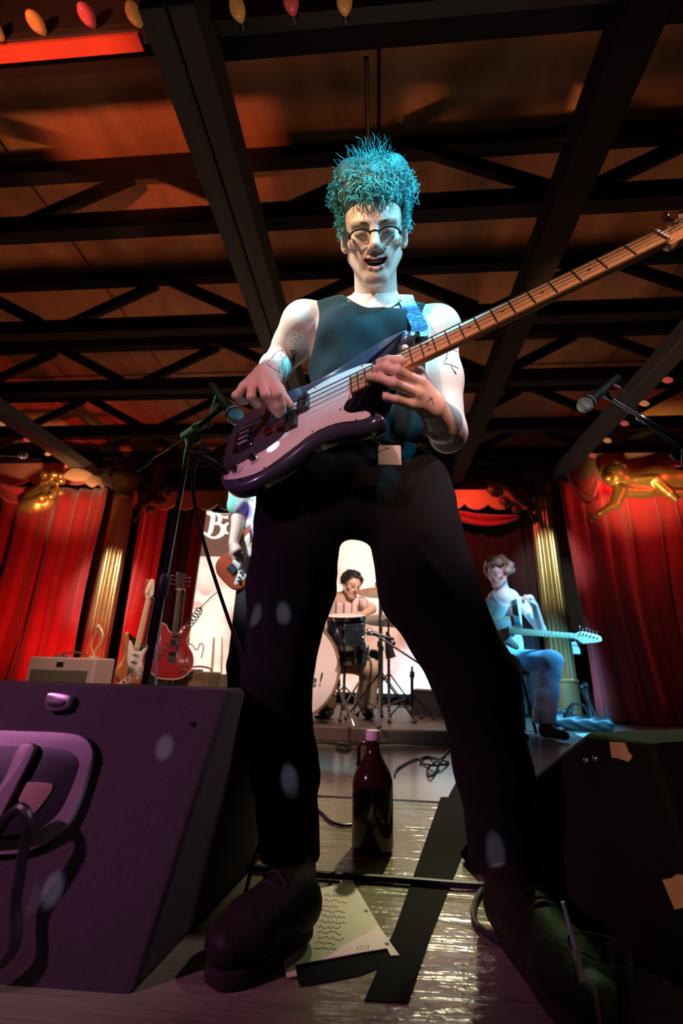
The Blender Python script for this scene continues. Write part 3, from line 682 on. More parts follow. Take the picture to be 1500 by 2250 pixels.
# ---------------- microphones and stands
def mic(label, p, axis, rim):
    a = nrm(axis); t = thing('microphone', label, 'microphone', p)
    MB().lathe([(.008, -.165), (.0115, -.16), (.012, -.10), (.0165, -.02), (.018, -.008), (.018, 0)], p, a, 20).build('handle', mat('mic_grey', (.05, .055, .06), .35, .6), t)
    g_ = MB().lathe([(.016, 0), (.0225, .008), (.0245, .018), (.0255, .022), (.0255, .030), (.0245, .034), (.021, .047), (.012, .056), (.002, .058)], p, a, 24)
    g_.build('grille', mat('mic_mesh', (.55, .57, .6), .35, .9, .3, 300., .8, 500.), t)
    MB().lathe([(.0262, .022), (.0265, .026), (.0262, .030)], p, a, 24).build('band', CHR, t)
    return t
def seg(a, b, r, name, m, t, n=12): MB().tube([a, b], r, n).build(name, m, t)
Dm = 1.42
P = lambda x, y, d=Dm: atD(x, y, d)
base = atZ(300, 1720); top = P(418, 965)
stand_dir = nrm(top-P(330, 1440, 1.34))
foot = P(330, 1440, 1.34); foot = foot-stand_dir*(foot[2]/stand_dir[2]); foot[2] = 0
t = thing('mic_stand', 'black boom microphone stand behind the big floor monitor', 'mic stand', foot)
mid = foot+(top-foot)*.60
seg(foot+V([0, 0, .03]), mid, .011, 'lower_pole', BLKM, t); seg(mid, top, .0075, 'upper_pole', mat('dark_chrome', (.25, .27, .30), .2, 1.), t)
MB().tube([mid-stand_dir*.03, mid-stand_dir*.02, mid+stand_dir*.03, mid+stand_dir*.045], [.012, .017, .017, .010], 14).build('clutch', BLK, t)
MB().lathe([(.13, 0), (.13, .012), (.12, .022), (.02, .03), (.016, .05)], foot, n=36).build('base', BLKM, t)
bm_a, bm_c, bm_b = P(305, 1026, 1.50), P(418, 950), P(478, 905, 1.36)
seg(bm_a, bm_c, .0042, 'boom_rod', mat('boom_chrome', (.45, .6, .6), .2, 1.), t); seg(bm_c, bm_b, .008, 'boom_sleeve', BLKM, t)
dirb = nrm(bm_c-bm_a)
MB().tube([bm_a-dirb*.02, bm_a-dirb*.015, bm_a+dirb*.05, bm_a+dirb*.06], [.005, .011, .010, .005], 14).build('counterweight', BLK, t)
MB().tube([bm_c-dirb*.035, bm_c-dirb*.03, bm_c+dirb*.03, bm_c+dirb*.06, bm_c+dirb*.065], [.008, .014, .014, .012, .009], 14).build('boom_clutch', mat('clutch_grey', (.18, .2, .16), .4), t)
MB().box(P(432, 941, Dm-.02), (.03, .012, .018), frame(dirb)).build('wing_nut', mat('wing_pale', (.5, .52, .4), .4), t)
MB().box(P(459, 931, Dm-.03), (.022, .012, .02), frame(dirb)).build('wing_nut', MATS['wing_pale'], t)
MB().tube([P(408, 962), P(411, 985), P(409, 992)], [.004, .003, .004], 8).build('drop_clip', MATS['wing_pale'], t)
MB().lathe([(.016, -.008), (.019, -.004), (.019, .004), (.016, .008)], P(428, 962, Dm-.02), FWD, 18).build('swivel_disc', BLKM, t)
mp_, ma = P(494, 890, 1.34), nrm(P(512, 908, 1.31)-P(488, 876, 1.36))
mp_ = P(508, 903, 1.32)
mic('silver-headed vocal microphone on the boom stand beside the plucking hand', mp_, ma, CHR)
MB().tube([bm_b, P(482, 900, 1.355), P(489, 893, 1.345)], [.008, .012, .013], 12).build('mic_clip', BLK, t)
cabm = mat('pale_cable', (.35, .45, .42), .5)
tag(MB().tube(cr([mp_-ma*.165, P(484, 868, 1.37), P(476, 868, 1.37), P(470, 885, 1.37), P(463, 912, 1.39), P(452, 930, 1.40), P(430, 950, 1.42), P(409, 985, 1.43), P(400, 1050, 1.43), P(385, 1170, 1.41), P(362, 1300, 1.39), P(345, 1430, 1.37), P(330, 1560, 1.36), V([foot[0]-.03, foot[1]-.05, .02])], 8), .0035, 8).build('mic_cable', cabm), 'thin cable hanging down the boom mic stand', 'cable')
# stage-right stand: only boom, mic and the head of its pole are in view
Dn = 1.5; P = lambda x, y, d=Dn: atD(x, y, d)
tp = P(1532, 1010); ft = V([tp[0]+.02, tp[1], 0])
t = thing('mic_stand', 'black boom microphone stand in front of the red curtain', 'mic stand', ft)
seg(ft+V([0, 0, .03]), tp, .011, 'pole', BLKM, t); MB().lathe([(.13, 0), (.13, .012), (.12, .022), (.02, .03), (.016, .05)], ft, n=36).build('base', BLKM, t)
e0, e1, e2 = P(1345, 878), P(1425, 928), P(1530, 992)
seg(e0, e1, .0055, 'boom_rod', STEEL, t); seg(e1, e2, .0095, 'boom_sleeve', mat('blue_black_tube', (.03, .04, .06), .25, .7), t)
MB().tube([P(1400, 913), P(1404, 916), P(1420, 926), P(1424, 929)], [.007, .012, .012, .008], 12).build('clutch', STEEL, t)
MB().tube([P(1400, 920), P(1407, 926), P(1418, 931)], [.003, .003, .003], 8).build('hook', STEEL, t)
MB().lathe([(.02, -.01), (.026, -.006), (.026, .006), (.02, .01)], P(1490, 996, 1.47), FWD, 20).build('swivel_disc', MATS['blue_black_tube'], t)
MB().tube([P(1498, 987, 1.45), P(1498, 1028, 1.45)], .005, 10).build('tee_handle', CHR, t)
MB().box(P(1498, 1030, 1.45), (.03, .01, .008), np.stack([RT, FWD, UP], 1)).build('tee_bar', CHR, t)
ma = nrm(P(1290, 886, 1.46)-P(1332, 850)); mp_ = P(1298, 879, 1.465)
mic('microphone on the boom stand in front of the flying gold figure', mp_, ma, CHR)
MB().tube([e0, P(1336, 872), P(1325, 860, 1.48)], [.006, .01, .014], 12).build('mic_clip', STEEL, t)
redm = mat('red_sleeve', (.6, .05, .06), .5)
tg = thing('mic_cable', 'black cable with red sleeve drooping along the boom', 'cable', P(1340, 845))
MB().tube(cr([mp_-ma*.165, P(1338, 840), P(1348, 846), P(1362, 854), P(1385, 880), P(1400, 905), P(1420, 930), P(1450, 955), P(1485, 976), P(1540, 1012), P(1560, 1100)], 8), .004, 8).build('lead', RUB, tg)
MB().tube([P(1347, 846), P(1361, 853)], .0055, 8).build('sleeve', redm, tg)
# distant mic at the far side
p3 = atY(44, 1000, 2.6); tip = mic('small silver-headed microphone beside the gold mask ornament', p3, (1, -.15, -.1), CHR)
fo = V([p3[0]-.75, 2.65, 0]); t = thing('mic_stand', 'boom microphone stand beyond the big floor monitor holding the far microphone', 'mic stand', fo)
seg(fo+V([0, 0, .03]), V([fo[0], fo[1], p3[2]-.02]), .011, 'pole', BLKM, t); seg(V([fo[0]-.1, fo[1], p3[2]-.03]), p3-V([.14, -.02, -.012]), .008, 'boom_rod', BLKM, t)
MB().lathe([(.13, 0), (.13, .012), (.12, .022), (.02, .03), (.016, .05)], fo, n=36).build('base', BLKM, t)
# ---------------- amplifiers
tweed = mat('amp_tolex', (.42, .32, .28), .6, 0, .2, 80.); grillm = mat('amp_grille', (.10, .085, .06), .7, 0, .6, 120., .3, 200.)
def amp(label, c, W_, D_, H_, rz, tol, grl):
    R = frame((0, 0, 1), (math.cos(rz), math.sin(rz), 0)); c = V(c, float); t = thing('guitar_amp', label, 'amplifier', c)
    MB(R, c).box((0, 0, H_/2), (W_, D_, H_), bev=.012).build('cabinet', tol, t)
    MB(R, c).box((0, -D_/2-.004, H_*.44), (W_*.84, .012, H_*.70)).build('grille_cloth', grl, t, False)
    MB(R, c).box((0, -D_/2-.008, H_*.90), (W_*.10, .010, H_*.05)).build('badge', STEEL, t, False)
    MB(R, c).tube(cr([(-.13, 0, H_), (-.11, 0, H_+.03), (0, 0, H_+.045), (.11, 0, H_+.03), (.13, 0, H_)], 5), .009, 8).build('handle', mat('amp_handle', (.16, .06, .04), .5), t)
    for k in range(5): MB(R, c).lathe([(.013, 0), (.012, .018), (.004, .022)], (-W_*.36+k*.03, D_*.2, H_), n=10).build('knob', STEEL, t)
    return t
amp('tweed guitar combo amp in front of the gilded column', (-2.66, 3.98, 0), .64, .26, .49, rad(-6), tweed, grillm)
amp('small brown amp beside the dark red hollow-body guitar', (-1.70, 4.45, 0), .34, .24, .40, rad(-12), mat('brown_tolex', (.12, .075, .045), .6), mat('brown_grille', (.16, .10, .06), .7, 0, .5, 90.))
tag(MB().box((-1.42, 4.62, .19), (.20, .24, .38), bev=.01).build('equipment_case', mat('olive_case', (.11, .09, .06), .6)), 'olive equipment case beside the small brown amp', 'case')
tag(MB().tube(cr([atY(x, y, 4.40) for x, y in ((398, 1446), (404, 1424), (418, 1415), (432, 1428), (440, 1414), (447, 1422), (442, 1446))], 8), .006, 8).build('amp_cable', mat('tan_cable', (.4, .22, .14), .5)), 'thin tan cable looped over the small brown amp', 'cable')
# little gilt desk lamp figure on the tweed amp
pa = V([-2.50, 4.0, .49]); t = thing('table_ornament', 'small pale bird-like ornament standing on the tweed amp', 'ornament', pa); om = mat('ornament_cream', (.65, .5, .32), .4, .3)
MB().lathe([(.05, 0), (.05, .01), (.012, .02), (.010, .05)], pa, n=18).build('foot', om, t)
MB().tube(cr([pa+V([0, 0, .05]), pa+V([.045, 0, .12]), pa+V([.05, 0, .20]), pa+V([.01, 0, .26]), pa+V([-.02, 0, .24])], 6), [.010]*10+[.014]*15, 10).build('neck', om, t)
MB().ball(pa+V([-.01, 0, .265]), (.03, .02, .028), 12).build('head', om, t)
MB().tube(cr([pa+V([0, 0, .04]), pa+V([-.035, 0, .10]), pa+V([-.03, 0, .18]), pa+V([0, 0, .23])], 6), .006, 8).build('stem', om, t)
# ============================================================ GUITARS
maple = mat('maple_neck', (.62, .33, .17), .35, 0, .18, 12., stretch=(2, 30, 30), coat=.3)
frame_uvw = lambda u, w: np.stack([nrm(u), np.cross(nrm(w-np.dot(w, nrm(u))*nrm(u)), nrm(u)), nrm(w-np.dot(w, nrm(u))*nrm(u))], 1)
BASS_OUT = [(-.345, -.03), (-.338, -.10), (-.30, -.155), (-.235, -.170), (-.165, -.150), (-.105, -.122), (-.05, -.122), (.0, -.142), (.036, -.150), (.056, -.132), (.040, -.100),
            (.008, -.082), (-.006, -.058), (.020, -.036), (.055, -.028), (.062, .030), (.048, .050), (.058, .074), (.095, .092), (.135, .108), (.150, .128), (.135, .146), (.085, .150),
            (.02, .138), (-.05, .122), (-.12, .122), (-.20, .140), (-.275, .138), (-.328, .095), (-.346, .03)]
BASS_GUARD = [(-.318, -.118), (-.27, -.140), (-.215, -.146), (-.15, -.122), (-.095, -.098), (-.04, -.100), (.01, -.124), (.034, -.126), (.026, -.104), (-.006, -.088), (-.022, -.062), (-.012, -.038), (.0, -.0315), (.0, .0315),
              (.045, .033), (.058, .048), (.035, .070), (-.03, .082), (-.09, .078), (-.135, .062), (-.152, .03), (-.152, -.02), (-.165, -.052), (-.20, -.075), (-.26, -.085), (-.31, -.095)]
STRAT_OUT = [(-.29, -.03), (-.283, -.09), (-.25, -.14), (-.19, -.155), (-.13, -.138), (-.08, -.112), (-.03, -.112), (.02, -.135), (.055, -.140), (.066, -.120), (.04, -.092), (.008, -.072), (.0, -.045), (.03, -.028), (.03, .028), (.022, .05), (.05, .078), (.09, .098), (.125, .118), (.125, .138), (.08, .148), (.0, .128), (-.06, .110), (-.12, .118), (-.19, .142), (-.25, .130), (-.285, .08), (-.29, .03)]
TELE_OUT = [(-.29, -.03), (-.283, -.09), (-.25, -.14), (-.19, -.155), (-.13, -.138), (-.08, -.112), (-.03, -.114), (.03, -.140), (.062, -.128), (.055, -.095), (.018, -.070), (.01, -.045), (.03, -.028), (.03, .03), (.03, .06), (.045, .10), (.03, .135), (-.02, .138), (-.08, .112), (-.13, .118), (-.19, .145), (-.25, .132), (-.285, .08), (-.29, .03)]
TELE_GUARD = [(-.10, -.06), (-.06, -.085), (-.01, -.105), (.03, -.108), (.02, -.075), (.0, -.05), (.0, -.028), (.0, .028), (.02, .032), (.02, .085), (-.03, .095), (-.08, .085), (-.11, .05), (-.12, .0)]
STRAT_GUARD = [(-.24, -.10), (-.18, -.115), (-.12, -.10), (-.06, -.085), (.0, -.10), (.04, -.112), (.02, -.08), (-.005, -.06), (0, -.03), (0, .03), (.02, .04), (.06, .085), (.05, .10), (-.02, .09), (-.09, .075), (-.14, .05), (-.16, .0), (-.18, -.05), (-.24, -.075)]
ES_OUT = [(-.37, -.03), (-.355, -.11), (-.30, -.175), (-.23, -.20), (-.15, -.185), (-.08, -.140), (-.03, -.120), (.03, -.135), (.085, -.145), (.11, -.12), (.10, -.085), (.06, -.06), (.035, -.035), (.035, .035), (.06, .06), (.10, .085), (.11, .12), (.085, .145), (.03, .135), (-.03, .120), (-.08, .140), (-.15, .185), (-.23, .20), (-.30, .175), (-.355, .11), (-.37, .03)]
def fret_u(n, sc, board): return board-sc*(1-2**(-n/12))
def guitar(name, label, cat, org, R, out, sc, board, bodym, guard=None, guardm=None, strings=4, frets=20, wid=(.062, .042), th=.043, headm=None,
           neckm=None, boardm=None, fretparts=True, rnd=.014, knobs=(), pickups=(), bridge=None, group=None, binding=None, head='inline', tilt=0.):
    org = V(org, float); t = thing(name, label, cat, org-R[:, 0]*.3, group); B = lambda: MB(R, org); neckm = neckm or maple; boardm = boardm or maple
    ft = -.006
    bo = cr(out, 5, True); b = B().prism(bo, ft-th, ft, rnd, 5).build('body', bodym, t, auto=50)
    if binding:
        for z in (ft-.003, ft-th+.003):
            B().tube([(p[0], p[1], z) for p in bo+bo[:1]], .0035, 6, False).build('binding', binding, b)
    if guard:
        pg = B().prism(cr(guard, 3, True), ft, ft+.0028, .0008, 2).build('pickguard', guardm, t)
        B().tube([(p[0], p[1], ft+.0006) for p in (lambda q: q+q[:1])(cr(guard, 3, True))], .0009, 4, False).build('guard_edge', BLK, pg)
        for i in range(0, len(guard), 2):
            c = V(guard).mean(0); q = V(guard[i])*.965+c*.035; q = V(guard[i])+nrm(c-V(guard[i]))*.007
            B().lathe([(.0026, 0), (.002, .001)], (q[0], q[1], ft+.0028), n=8).build('guard_screw', STEEL, pg)
    w0, w1 = wid[0]/2, wid[1]/2
    # neck: half round back
    vs = []; fs = []; n = 9
    for u, w_, d in ((-.0, w0, .020), (.09, w0*.96, .0215), (.14, w0*.93, .017), (board, w1, .016), (board+.012, w1*.95, .013)):
        for k in range(n):
            a = math.pi*k/(n-1); vs.append((u, w_*math.cos(a), -.0005-d*math.sin(a)**.8))
    for i in range(4):
        for k in range(n-1): fs.append((i*n+k, (i+1)*n+k, (i+1)*n+k+1, i*n+k+1))
        fs.append((i*n+n-1, (i+1)*n+n-1, (i+1)*n, i*n))
    fs += [list(range(n)), list(range(5*n-1, 4*n-1, -1))]
    nk = B().add(vs, fs).build('neck', neckm, t)
    B().prism([(0, -w0), (board, -w1), (board, w1), (0, w0)], -.0008, .005, .0008, 2).build('fingerboard', boardm, t)
    if fretparts:
        for k in range(1, frets+1):
            u = fret_u(k, sc, board); ww = w0+(w1-w0)*u/board
            B().box((u, 0, .0053), (.0024, 2*ww, .0012)).build('fret', mat('fret_wire', (.16, .14, .12), .35, .9), t, False)
        for k in (3, 5, 7, 9, 12, 15, 17, 19):
            u = (fret_u(k, sc, board)+fret_u(k-1, sc, board))/2
            for v in ((-.012, .012) if k == 12 else (0,)): B().lathe([(.0035, 0), (.0033, .0004)], (u, v, .005), n=12).build('inlay_dot', dark if strings == 4 or boardm is maple else WHT, t)
    B().box((board+.002, 0, .0045), (.004, 2*w1, .007)).build('nut', WHT, t, False)
    # headstock
    if head == 'inline':
        L = .22 if strings == 4 else .18
        ho = [(board, -w1), (board+.02, -w1*1.2), (board+.05, -.052), (board+.085, -.050), (board+L, -.028), (board+L+.012, .0), (board+L-.01, .022), (board+L*.5, .040), (board+.06, .045), (board+.03, .036), (board+.012, w1*1.05), (board, w1)]
        posts = [(board+.045+i*(L-.06)/(strings-1), .030-.028*i/(strings-1)) for i in range(strings)]; side = 1
    else:
        ho = [(board, -w1), (board+.03, -.030), (board+.15, -.042), (board+.175, -.034), (board+.165, 0), (board+.175, .034), (board+.15, .042), (board+.03, .030), (board, w1)]
        posts = [(board+.05+(i % 3)*.04, .030*(1 if i < 3 else -1)) for i in range(6)]
    hs = B().prism(cr(ho, 4, True), -.018, -.003, .002, 2).build('headstock', headm or neckm, t)
    for i, (u, v) in enumerate(posts):
        B().lathe([(.0055, 0), (.005, .012), (.0055, .014)], (u, v, -.003), n=12).build('tuner_post', CHR, hs)
        sd = 1 if (head == 'inline' or v > 0) else -1
        B().tube([(u, v+.01*sd, -.012), (u, v+sd*.045, -.012)], .0028, 8).build('tuner_shaft', CHR, hs)
        B().lathe([(.010, -.0025), (.011, 0), (.010, .0025)], (u, v+sd*.052, -.012), (1, 0, 0), 14, 1, .8).build('tuner_key', CHR, hs)
    bu = bridge if bridge is not None else -(sc-board)
    if bridge is not False:
        br_ = B().box((bu-.012, 0, ft+.003), (.055, .075, .006), bev=.002).build('bridge', mat('bridge_chrome', (.30, .28, .30), .22, 1.), t)
        for i in range(strings):
            v = (i-(strings-1)/2)*(.019 if strings == 4 else .0105); B().tube([(bu-.018, v, ft+.011), (bu+.008, v, ft+.011)], .0055 if strings == 4 else .0035, 10).build('saddle', STEEL, br_)
    for (u, v, lu, lv, pm) in pickups:
        p_ = B().box((u, v, ft+.0075), (lu, lv, .015), bev=.002).build('pickup', pm, t)
        for k in (-1.5, -.5, .5, 1.5): B().lathe([(.0028, 0), (.0028, .001)], (u, v+k*lv*.2, ft+.0152), n=10).build('pole_piece', STEEL, p_)
    for (u, v) in knobs:
        B().lathe([(.0095, 0), (.0095, .002), (.009, .016), (.0075, .018), (.001, .0182)], (u, v, ft+.003), n=24).build('knob', CHR, t)
    sm = mat('string_wire', (.10, .095, .09), .35, .9)
    for i in range(strings):
        q = (i-(strings-1)/2); a = (bu, q*(.019 if strings == 4 else .0105), ft+.018); b2 = (board+.002, q*(.0105 if strings == 4 else .007), .0085)
        r = (.0007+.00022*i if strings == 4 else .0005)
        B().tube([a, b2, (posts[i][0], posts[i][1], .003)], r, 5).build('string', sm, t)
    return t
BO = V([-.05986, .82702, 1.0682861-.04]); BR = V([[.9082264, -.0843896, -.40988193], [-.34379965, .40796316, -.84579422], [.23859297, .9090899, .3415098]])
BLOC = lambda u, v, w=0.: BO+BR@V([u, v, w])
bassm = mat('bass_lacquer', (.085, .085, .14), .22, .45, .1, 6., coat=1.)
blkp = mat('pickup_black', (.012, .012, .013), .35)
bass = guitar('bass_guitar', 'dark metallic four-string bass with white pickguard held by the player', 'bass guitar', BO, BR, BASS_OUT, .864, .595, bassm, BASS_GUARD,
              mat('guard_white', (.80, .72, .70), .25, 0, .04, 8., coat=.4), knobs=((-.235, -.105), (-.283, -.112)), pickups=((-.118, .022, .028, .056, blkp), (-.146, -.024, .028, .056, blkp)), bridge=-.268, rnd=.016)
for p in ((.150, .128), (-.348, 0.)):
    ax = nrm(V([p[0]+.1, p[1], 0])); MB(BR, BO).lathe([(.004, 0), (.004, .008), (.008, .012), (.006, .016)], (p[0], p[1], -.028), ax, 12).build('strap_button', CHR, bass)
# jack lead
jp = BLOC(-.318, -.10, 0); 
tag(MB().tube(cr([BLOC(-.312, -.102, .0), BLOC(-.325, -.094, .035), BLOC(-.352, -.082, .075), atD(462, 988, 1.0), atD(440, 996, 1.0), atD(424, 1040, 1.02), atD(428, 1110, 1.04), atD(450, 1200, 1.05), atD(478, 1290, 1.05), atD(505, 1370, 1.05), atD(528, 1435, 1.04), atD(536, 1500, 1.03), atD(556, 1640, 1.02), atD(590, 1800, .99), atD(560, 1880, .97), atZ(530, 1990, .01), atZ(500, 2010, .01)], 10),
    [.0075]*18+[.0042]*143, 10).build('instrument_lead', RUB), 'thick black instrument lead looping down from the bass', 'cable')
tgp = atD(849, 950, .95); t = thing('price_tag', 'small white card tag dangling on a string below the bass', 'tag', atD(855, 1022, .95))
MB().tube([BLOC(.012, -.143, -.028), atD(850, 985, .95)], .0008, 5).build('string', WHT, t)
T = np.stack([RT, UP, -FWD], 1); MB(T, atD(855.5, 1000, .95)).prism([(-.0235, -.0195), (.0245, -.0205), (.0235, .018), (.0215, .0205), (-.0215, .0205), (-.0235, .018)], -.0005, .0005).build('card', mat('tag_card', (.80, .74, .72), .6), t, False)
MB(T, atD(852, 985, .949)).lathe([(.0018, 0), (.0018, .0008)], n=10).build('eyelet', dark, t)
# ---- guitars behind
sunb = mat('sunburst_red', (.42, .07, .03), .2, 0, .4, 5., coat=1.)
u = nrm(V([.55, -.1, .62])); w_ = nrm(V([.10, -.95, .28])); GO = atY(552, 1205, 2.93)
strat = guitar('electric_guitar', 'red sunburst electric guitar with white pickguard worn by the standing guitarist', 'guitar', GO, frame_uvw(u, w_), STRAT_OUT, .648, .47, sunb, STRAT_GUARD, WHT, 6, 21, (.056, .042), fretparts=False,
               pickups=((-.04, 0, .016, .07, WHT), (-.10, 0, .016, .07, WHT), (-.15, .0, .016, .07, WHT)), knobs=((-.16, -.07), (-.19, -.085), (-.21, -.10)))
cream = mat('cream_lacquer', (.72, .68, .42), .25, 0, .06, 6., coat=.7); pale = mat('pale_maple', (.72, .60, .36), .35, 0, .1, 20.)
TL = [atY(1105, 1385, 3.98), atY(1255, 1397, 3.86)]; u = nrm(TL[1]-TL[0]); w_ = nrm(V([-.12, -.96, .25]))
tele = guitar('electric_guitar', 'cream single-cutaway electric guitar on the seated guitarist\'s lap', 'guitar', TL[0]+u*.06, frame_uvw(u, w_), TELE_OUT, .648, .47, cream, TELE_GUARD, WHT, 6, 21, (.056, .042), neckm=pale, boardm=pale,
              fretparts=True, pickups=((-.02, 0, .016, .07, STEEL), (-.16, 0, .02, .08, STEEL)), knobs=((-.17, -.09), (-.2, -.09)))
p_ = atY(1262, 1402, 3.86); t = thing('price_tag', 'white and grey card tag hanging from the cream guitar headstock', 'tag', p_-V([0, 0, .11]))
MB().tube([p_+V([-.01, 0, .02]), p_+V([0, 0, -.03])], .0015, 5).build('string', WHT, t)
MB().box(p_+V([0, 0, -.075]), (.055, .002, .09), bev=.0005).build('card', mat('tag_grey', (.70, .70, .74), .6), t, False)
MB().box(p_+V([0, -.002, -.055]), (.045, .001, .018)).build('printed_band', mat('tag_print', (.35, .30, .38), .6), t, False)
cherry = mat('cherry_red', (.26, .018, .02), .2, 0, .2, 6., coat=1.)
b0, b1 = atY(372, 1500, 4.15), atY(398, 1262, 4.25); u = nrm(b1-b0); w_ = nrm(V([.62, -.78, .06]))
EO = b0+u*.40
rose = mat('rosewood', (.05, .028, .02), .5)
es = guitar('electric_guitar', 'dark cherry hollow-body guitar with pale binding hung on a stand', 'guitar', EO, frame_uvw(u, w_), ES_OUT, .628, .44, cherry, None, None, 6, 22, (.055, .043), fretparts=False, neckm=mat('mahogany', (.10, .03, .02), .3), boardm=rose,
            pickups=((-.05, 0, .04, .07, CHR), (-.16, 0, .04, .07, CHR)), knobs=((-.24, -.10), (-.29, -.09), (-.25, -.14), (-.30, -.13)), bridge=-.19, binding=mat('cream_binding', (.75, .55, .38), .4), head='sym', headm=mat('black_headstock', (.03, .03, .03), .2, coat=1.))
ER = frame_uvw(u, w_)
for s in (1, -1): MB(ER, EO).tube(cr([(-.12, s*.115, -.0055), (-.15, s*.125, -.0055), (-.20, s*.115, -.0055), (-.23, s*.125, -.0055)], 5), .004, 6).build('f_hole', dark, es)
MB(ER, EO).prism(cr([(-.19, -.03), (-.04, -.055), (.0, -.045), (.02, -.032), (-.17, -.02)], 3, True), -.004, .002).build('pickguard', dark, es)
def gstand(label, p, u, top):
    t = thing('guitar_stand', label, 'guitar stand', (p[0], p[1], 0)); 
    seg(V([p[0], p[1]+.12, .25]), V([top[0], top[1]+.10, top[2]]), .011, 'upright', BLKM, t)
    for a in (0, 2.1, 4.2): seg(V([p[0], p[1]+.12, .27]), V([p[0]+.26*math.cos(a), p[1]+.12+.26*math.sin(a), .012]), .009, 'leg', BLKM, t)
    MB().tube(cr([top+V([-.04, -.03, 0]), top+V([-.035, .03, 0]), top+V([0, .09, 0]), top+V([.035, .03, 0]), top+V([.04, -.03, 0])], 5), .006, 8).build('neck_yoke', BLKM, t)
    MB().tube(cr([p+V([-.09, -.06, .0]), p+V([-.08, .02, -.02]), p+V([0, .11, -.02]), p+V([.08, .02, -.02]), p+V([.09, -.06, .0])], 5), .008, 8).build('cradle', BLKM, t)
gstand('black guitar stand under the dark cherry hollow-body guitar', b0, u, EO+u*.445)
c0, c1 = atY(282, 1505, 4.05), atY(335, 1275, 4.2); u = nrm(c1-c0); w_ = nrm(V([.93, -.30, .05])); SO2 = c0+u*.30
guitar('electric_guitar', 'white-guarded tan electric guitar turned edge-on beside the mic stand', 'guitar', SO2, frame_uvw(u, w_), STRAT_OUT, .648, .47, mat('amber_burst', (.45, .16, .05), .25, coat=.8), STRAT_GUARD, WHT, 6, 21, (.056, .042), fretparts=False, pickups=((-.04, 0, .016, .07, WHT), (-.10, 0, .016, .07, WHT)), neckm=pale, boardm=pale)
gstand('black guitar stand under the tan edge-on guitar', c0, u, SO2+u*.475)
# coiled lead from the standing guitarist's guitar to the amp
ja, jb = atY(480, 1300, 2.9), atY(440, 1335, 2.95); A_ = [atY(468, 1308, 2.93), atY(441, 1335, 3.0), atY(425, 1360, 3.05), atY(395, 1395, 3.15), atY(350, 1440, 3.3), atY(300, 1480, 3.45), atY(262, 1508, 3.6)]
mid_ = cr(A_[1:], 60); co = [ja]+cr(A_[:2], 6)[:-1]
for i, p in enumerate(mid_):
    a = i*2*math.pi/13.; r = .024*min(1, i/20); tt = nrm(mid_[min(i+1, len(mid_)-1)]-mid_[max(i-1, 0)]); F_ = frame(tt); co.append(p+F_[:, 0]*r*math.cos(a)+F_[:, 1]*r*math.sin(a))
e = co[-1]; co += cr([e, V([e[0]-.1, e[1]+.15, .15]), V([e[0]-.1, e[1]+.3, .02])], 5)[1:]
tag(MB().tube(co, .0036, 6).build('coiled_lead', mat('pink_white_cable', (.80, .62, .58), .45)), 'pale coiled guitar lead stretching down from the sunburst guitar', 'cable')
# ============================================================ DRUM KIT
RZ = .09
rise = tag(MB().box((-.19, 4.45, RZ/2), (2.2, 2.2, RZ), bev=.008).build('drum_riser', mat('riser_wood', (.06, .036, .028), .5, 0, .3, 5., .1, 30., stretch=(1, 6, 1))), 'low dark wooden riser under the drum kit', 'platform')
headm = mat('drum_head', (.80, .66, .62), .5, 0, .05, 5.); shell = mat('drum_shell', (.03, .04, .055), .2, .3, .2, 8., coat=1.)
def drum(name, label, c, ax, r, dep, lugs, hoopm, hm=headm, loop=None, group=None):
    """c: centre of the near head, ax: from the near head into the shell"""
    c = V(c, float); ax = nrm(ax); t = thing(name, label, 'drum', c-V([0, 0, r]), group)
    MB().lathe([(r*.965, .012), (r*.97, .014), (r*.97, dep-.014), (r*.965, dep-.012)], c, ax, 48).build('shell', shell, t)
    for h0 in (0, dep-.03):
        MB().lathe([(r*.975, h0), (r*1.02, h0), (r*1.02, h0+.03), (r*.975, h0+.03), (r*.975, h0)], c, ax, 48).build('hoop', hoopm, t)
    MB().lathe([(.001, .004), (r*.97, .004), (r*.985, .01)], c, ax, 48).build('batter_head', hm, t); MB().lathe([(r*.985, dep-.01), (r*.97, dep-.004), (.001, dep-.004)], c, ax, 48).build('rear_head', hm, t)
    F_ = frame(ax)
    for k in range(lugs):
        a = 2*math.pi*(k+.5)/lugs; d = F_[:, 0]*math.cos(a)+F_[:, 1]*math.sin(a)
        MB().tube([c+d*(r*1.03)-ax*.006, c+d*(r*1.03)+ax*(dep+.006)], .0035, 6).build('tension_rod', CHR, t)
        for h0 in (dep*.30, dep*.70): MB().ball(c+d*r*.99+ax*h0, (.013, .013, .022), 10, frame(ax)).build('lug', CHR, t)
    return t
bc = atY(636, 1489, 3.42); bc[2] = RZ+.352*1.02+.012; bd_ = drum('bass_drum', 'large bass drum with white lettered head and chrome spurs', bc, (-.06, 1, 0), .352, .40, 8, mat('copper_hoop', (.45, .24, .15), .3, .5))
BN = nrm(V([-.06, 1, 0])); BX = nrm(np.cross(BN, (0, 0, 1)))
def drumtext(pts, ws):
    mb = MB(); q = [atP(*p, bc+BN*.003, BN) for p in pts]; stroke(mb, [(p[0], p[2]) for p in q], ws, min(p[1] for p in q)-.001, .004); mb.build('lettering', dark, bd_, False)
drumtext([(684, 1499), (690, 1498), (695, 1495), (692, 1491), (687, 1493), (684, 1500), (688, 1506), (695, 1504)], [.004]*8)
drumtext([(708, 1478), (706, 1490), (704, 1498)], [.0055, .0055, .003]); drumtext([(703, 1504), (702.5, 1506)], [.006, .006]); drumtext([(674, 1503), (678, 1504)], [.004, .004])
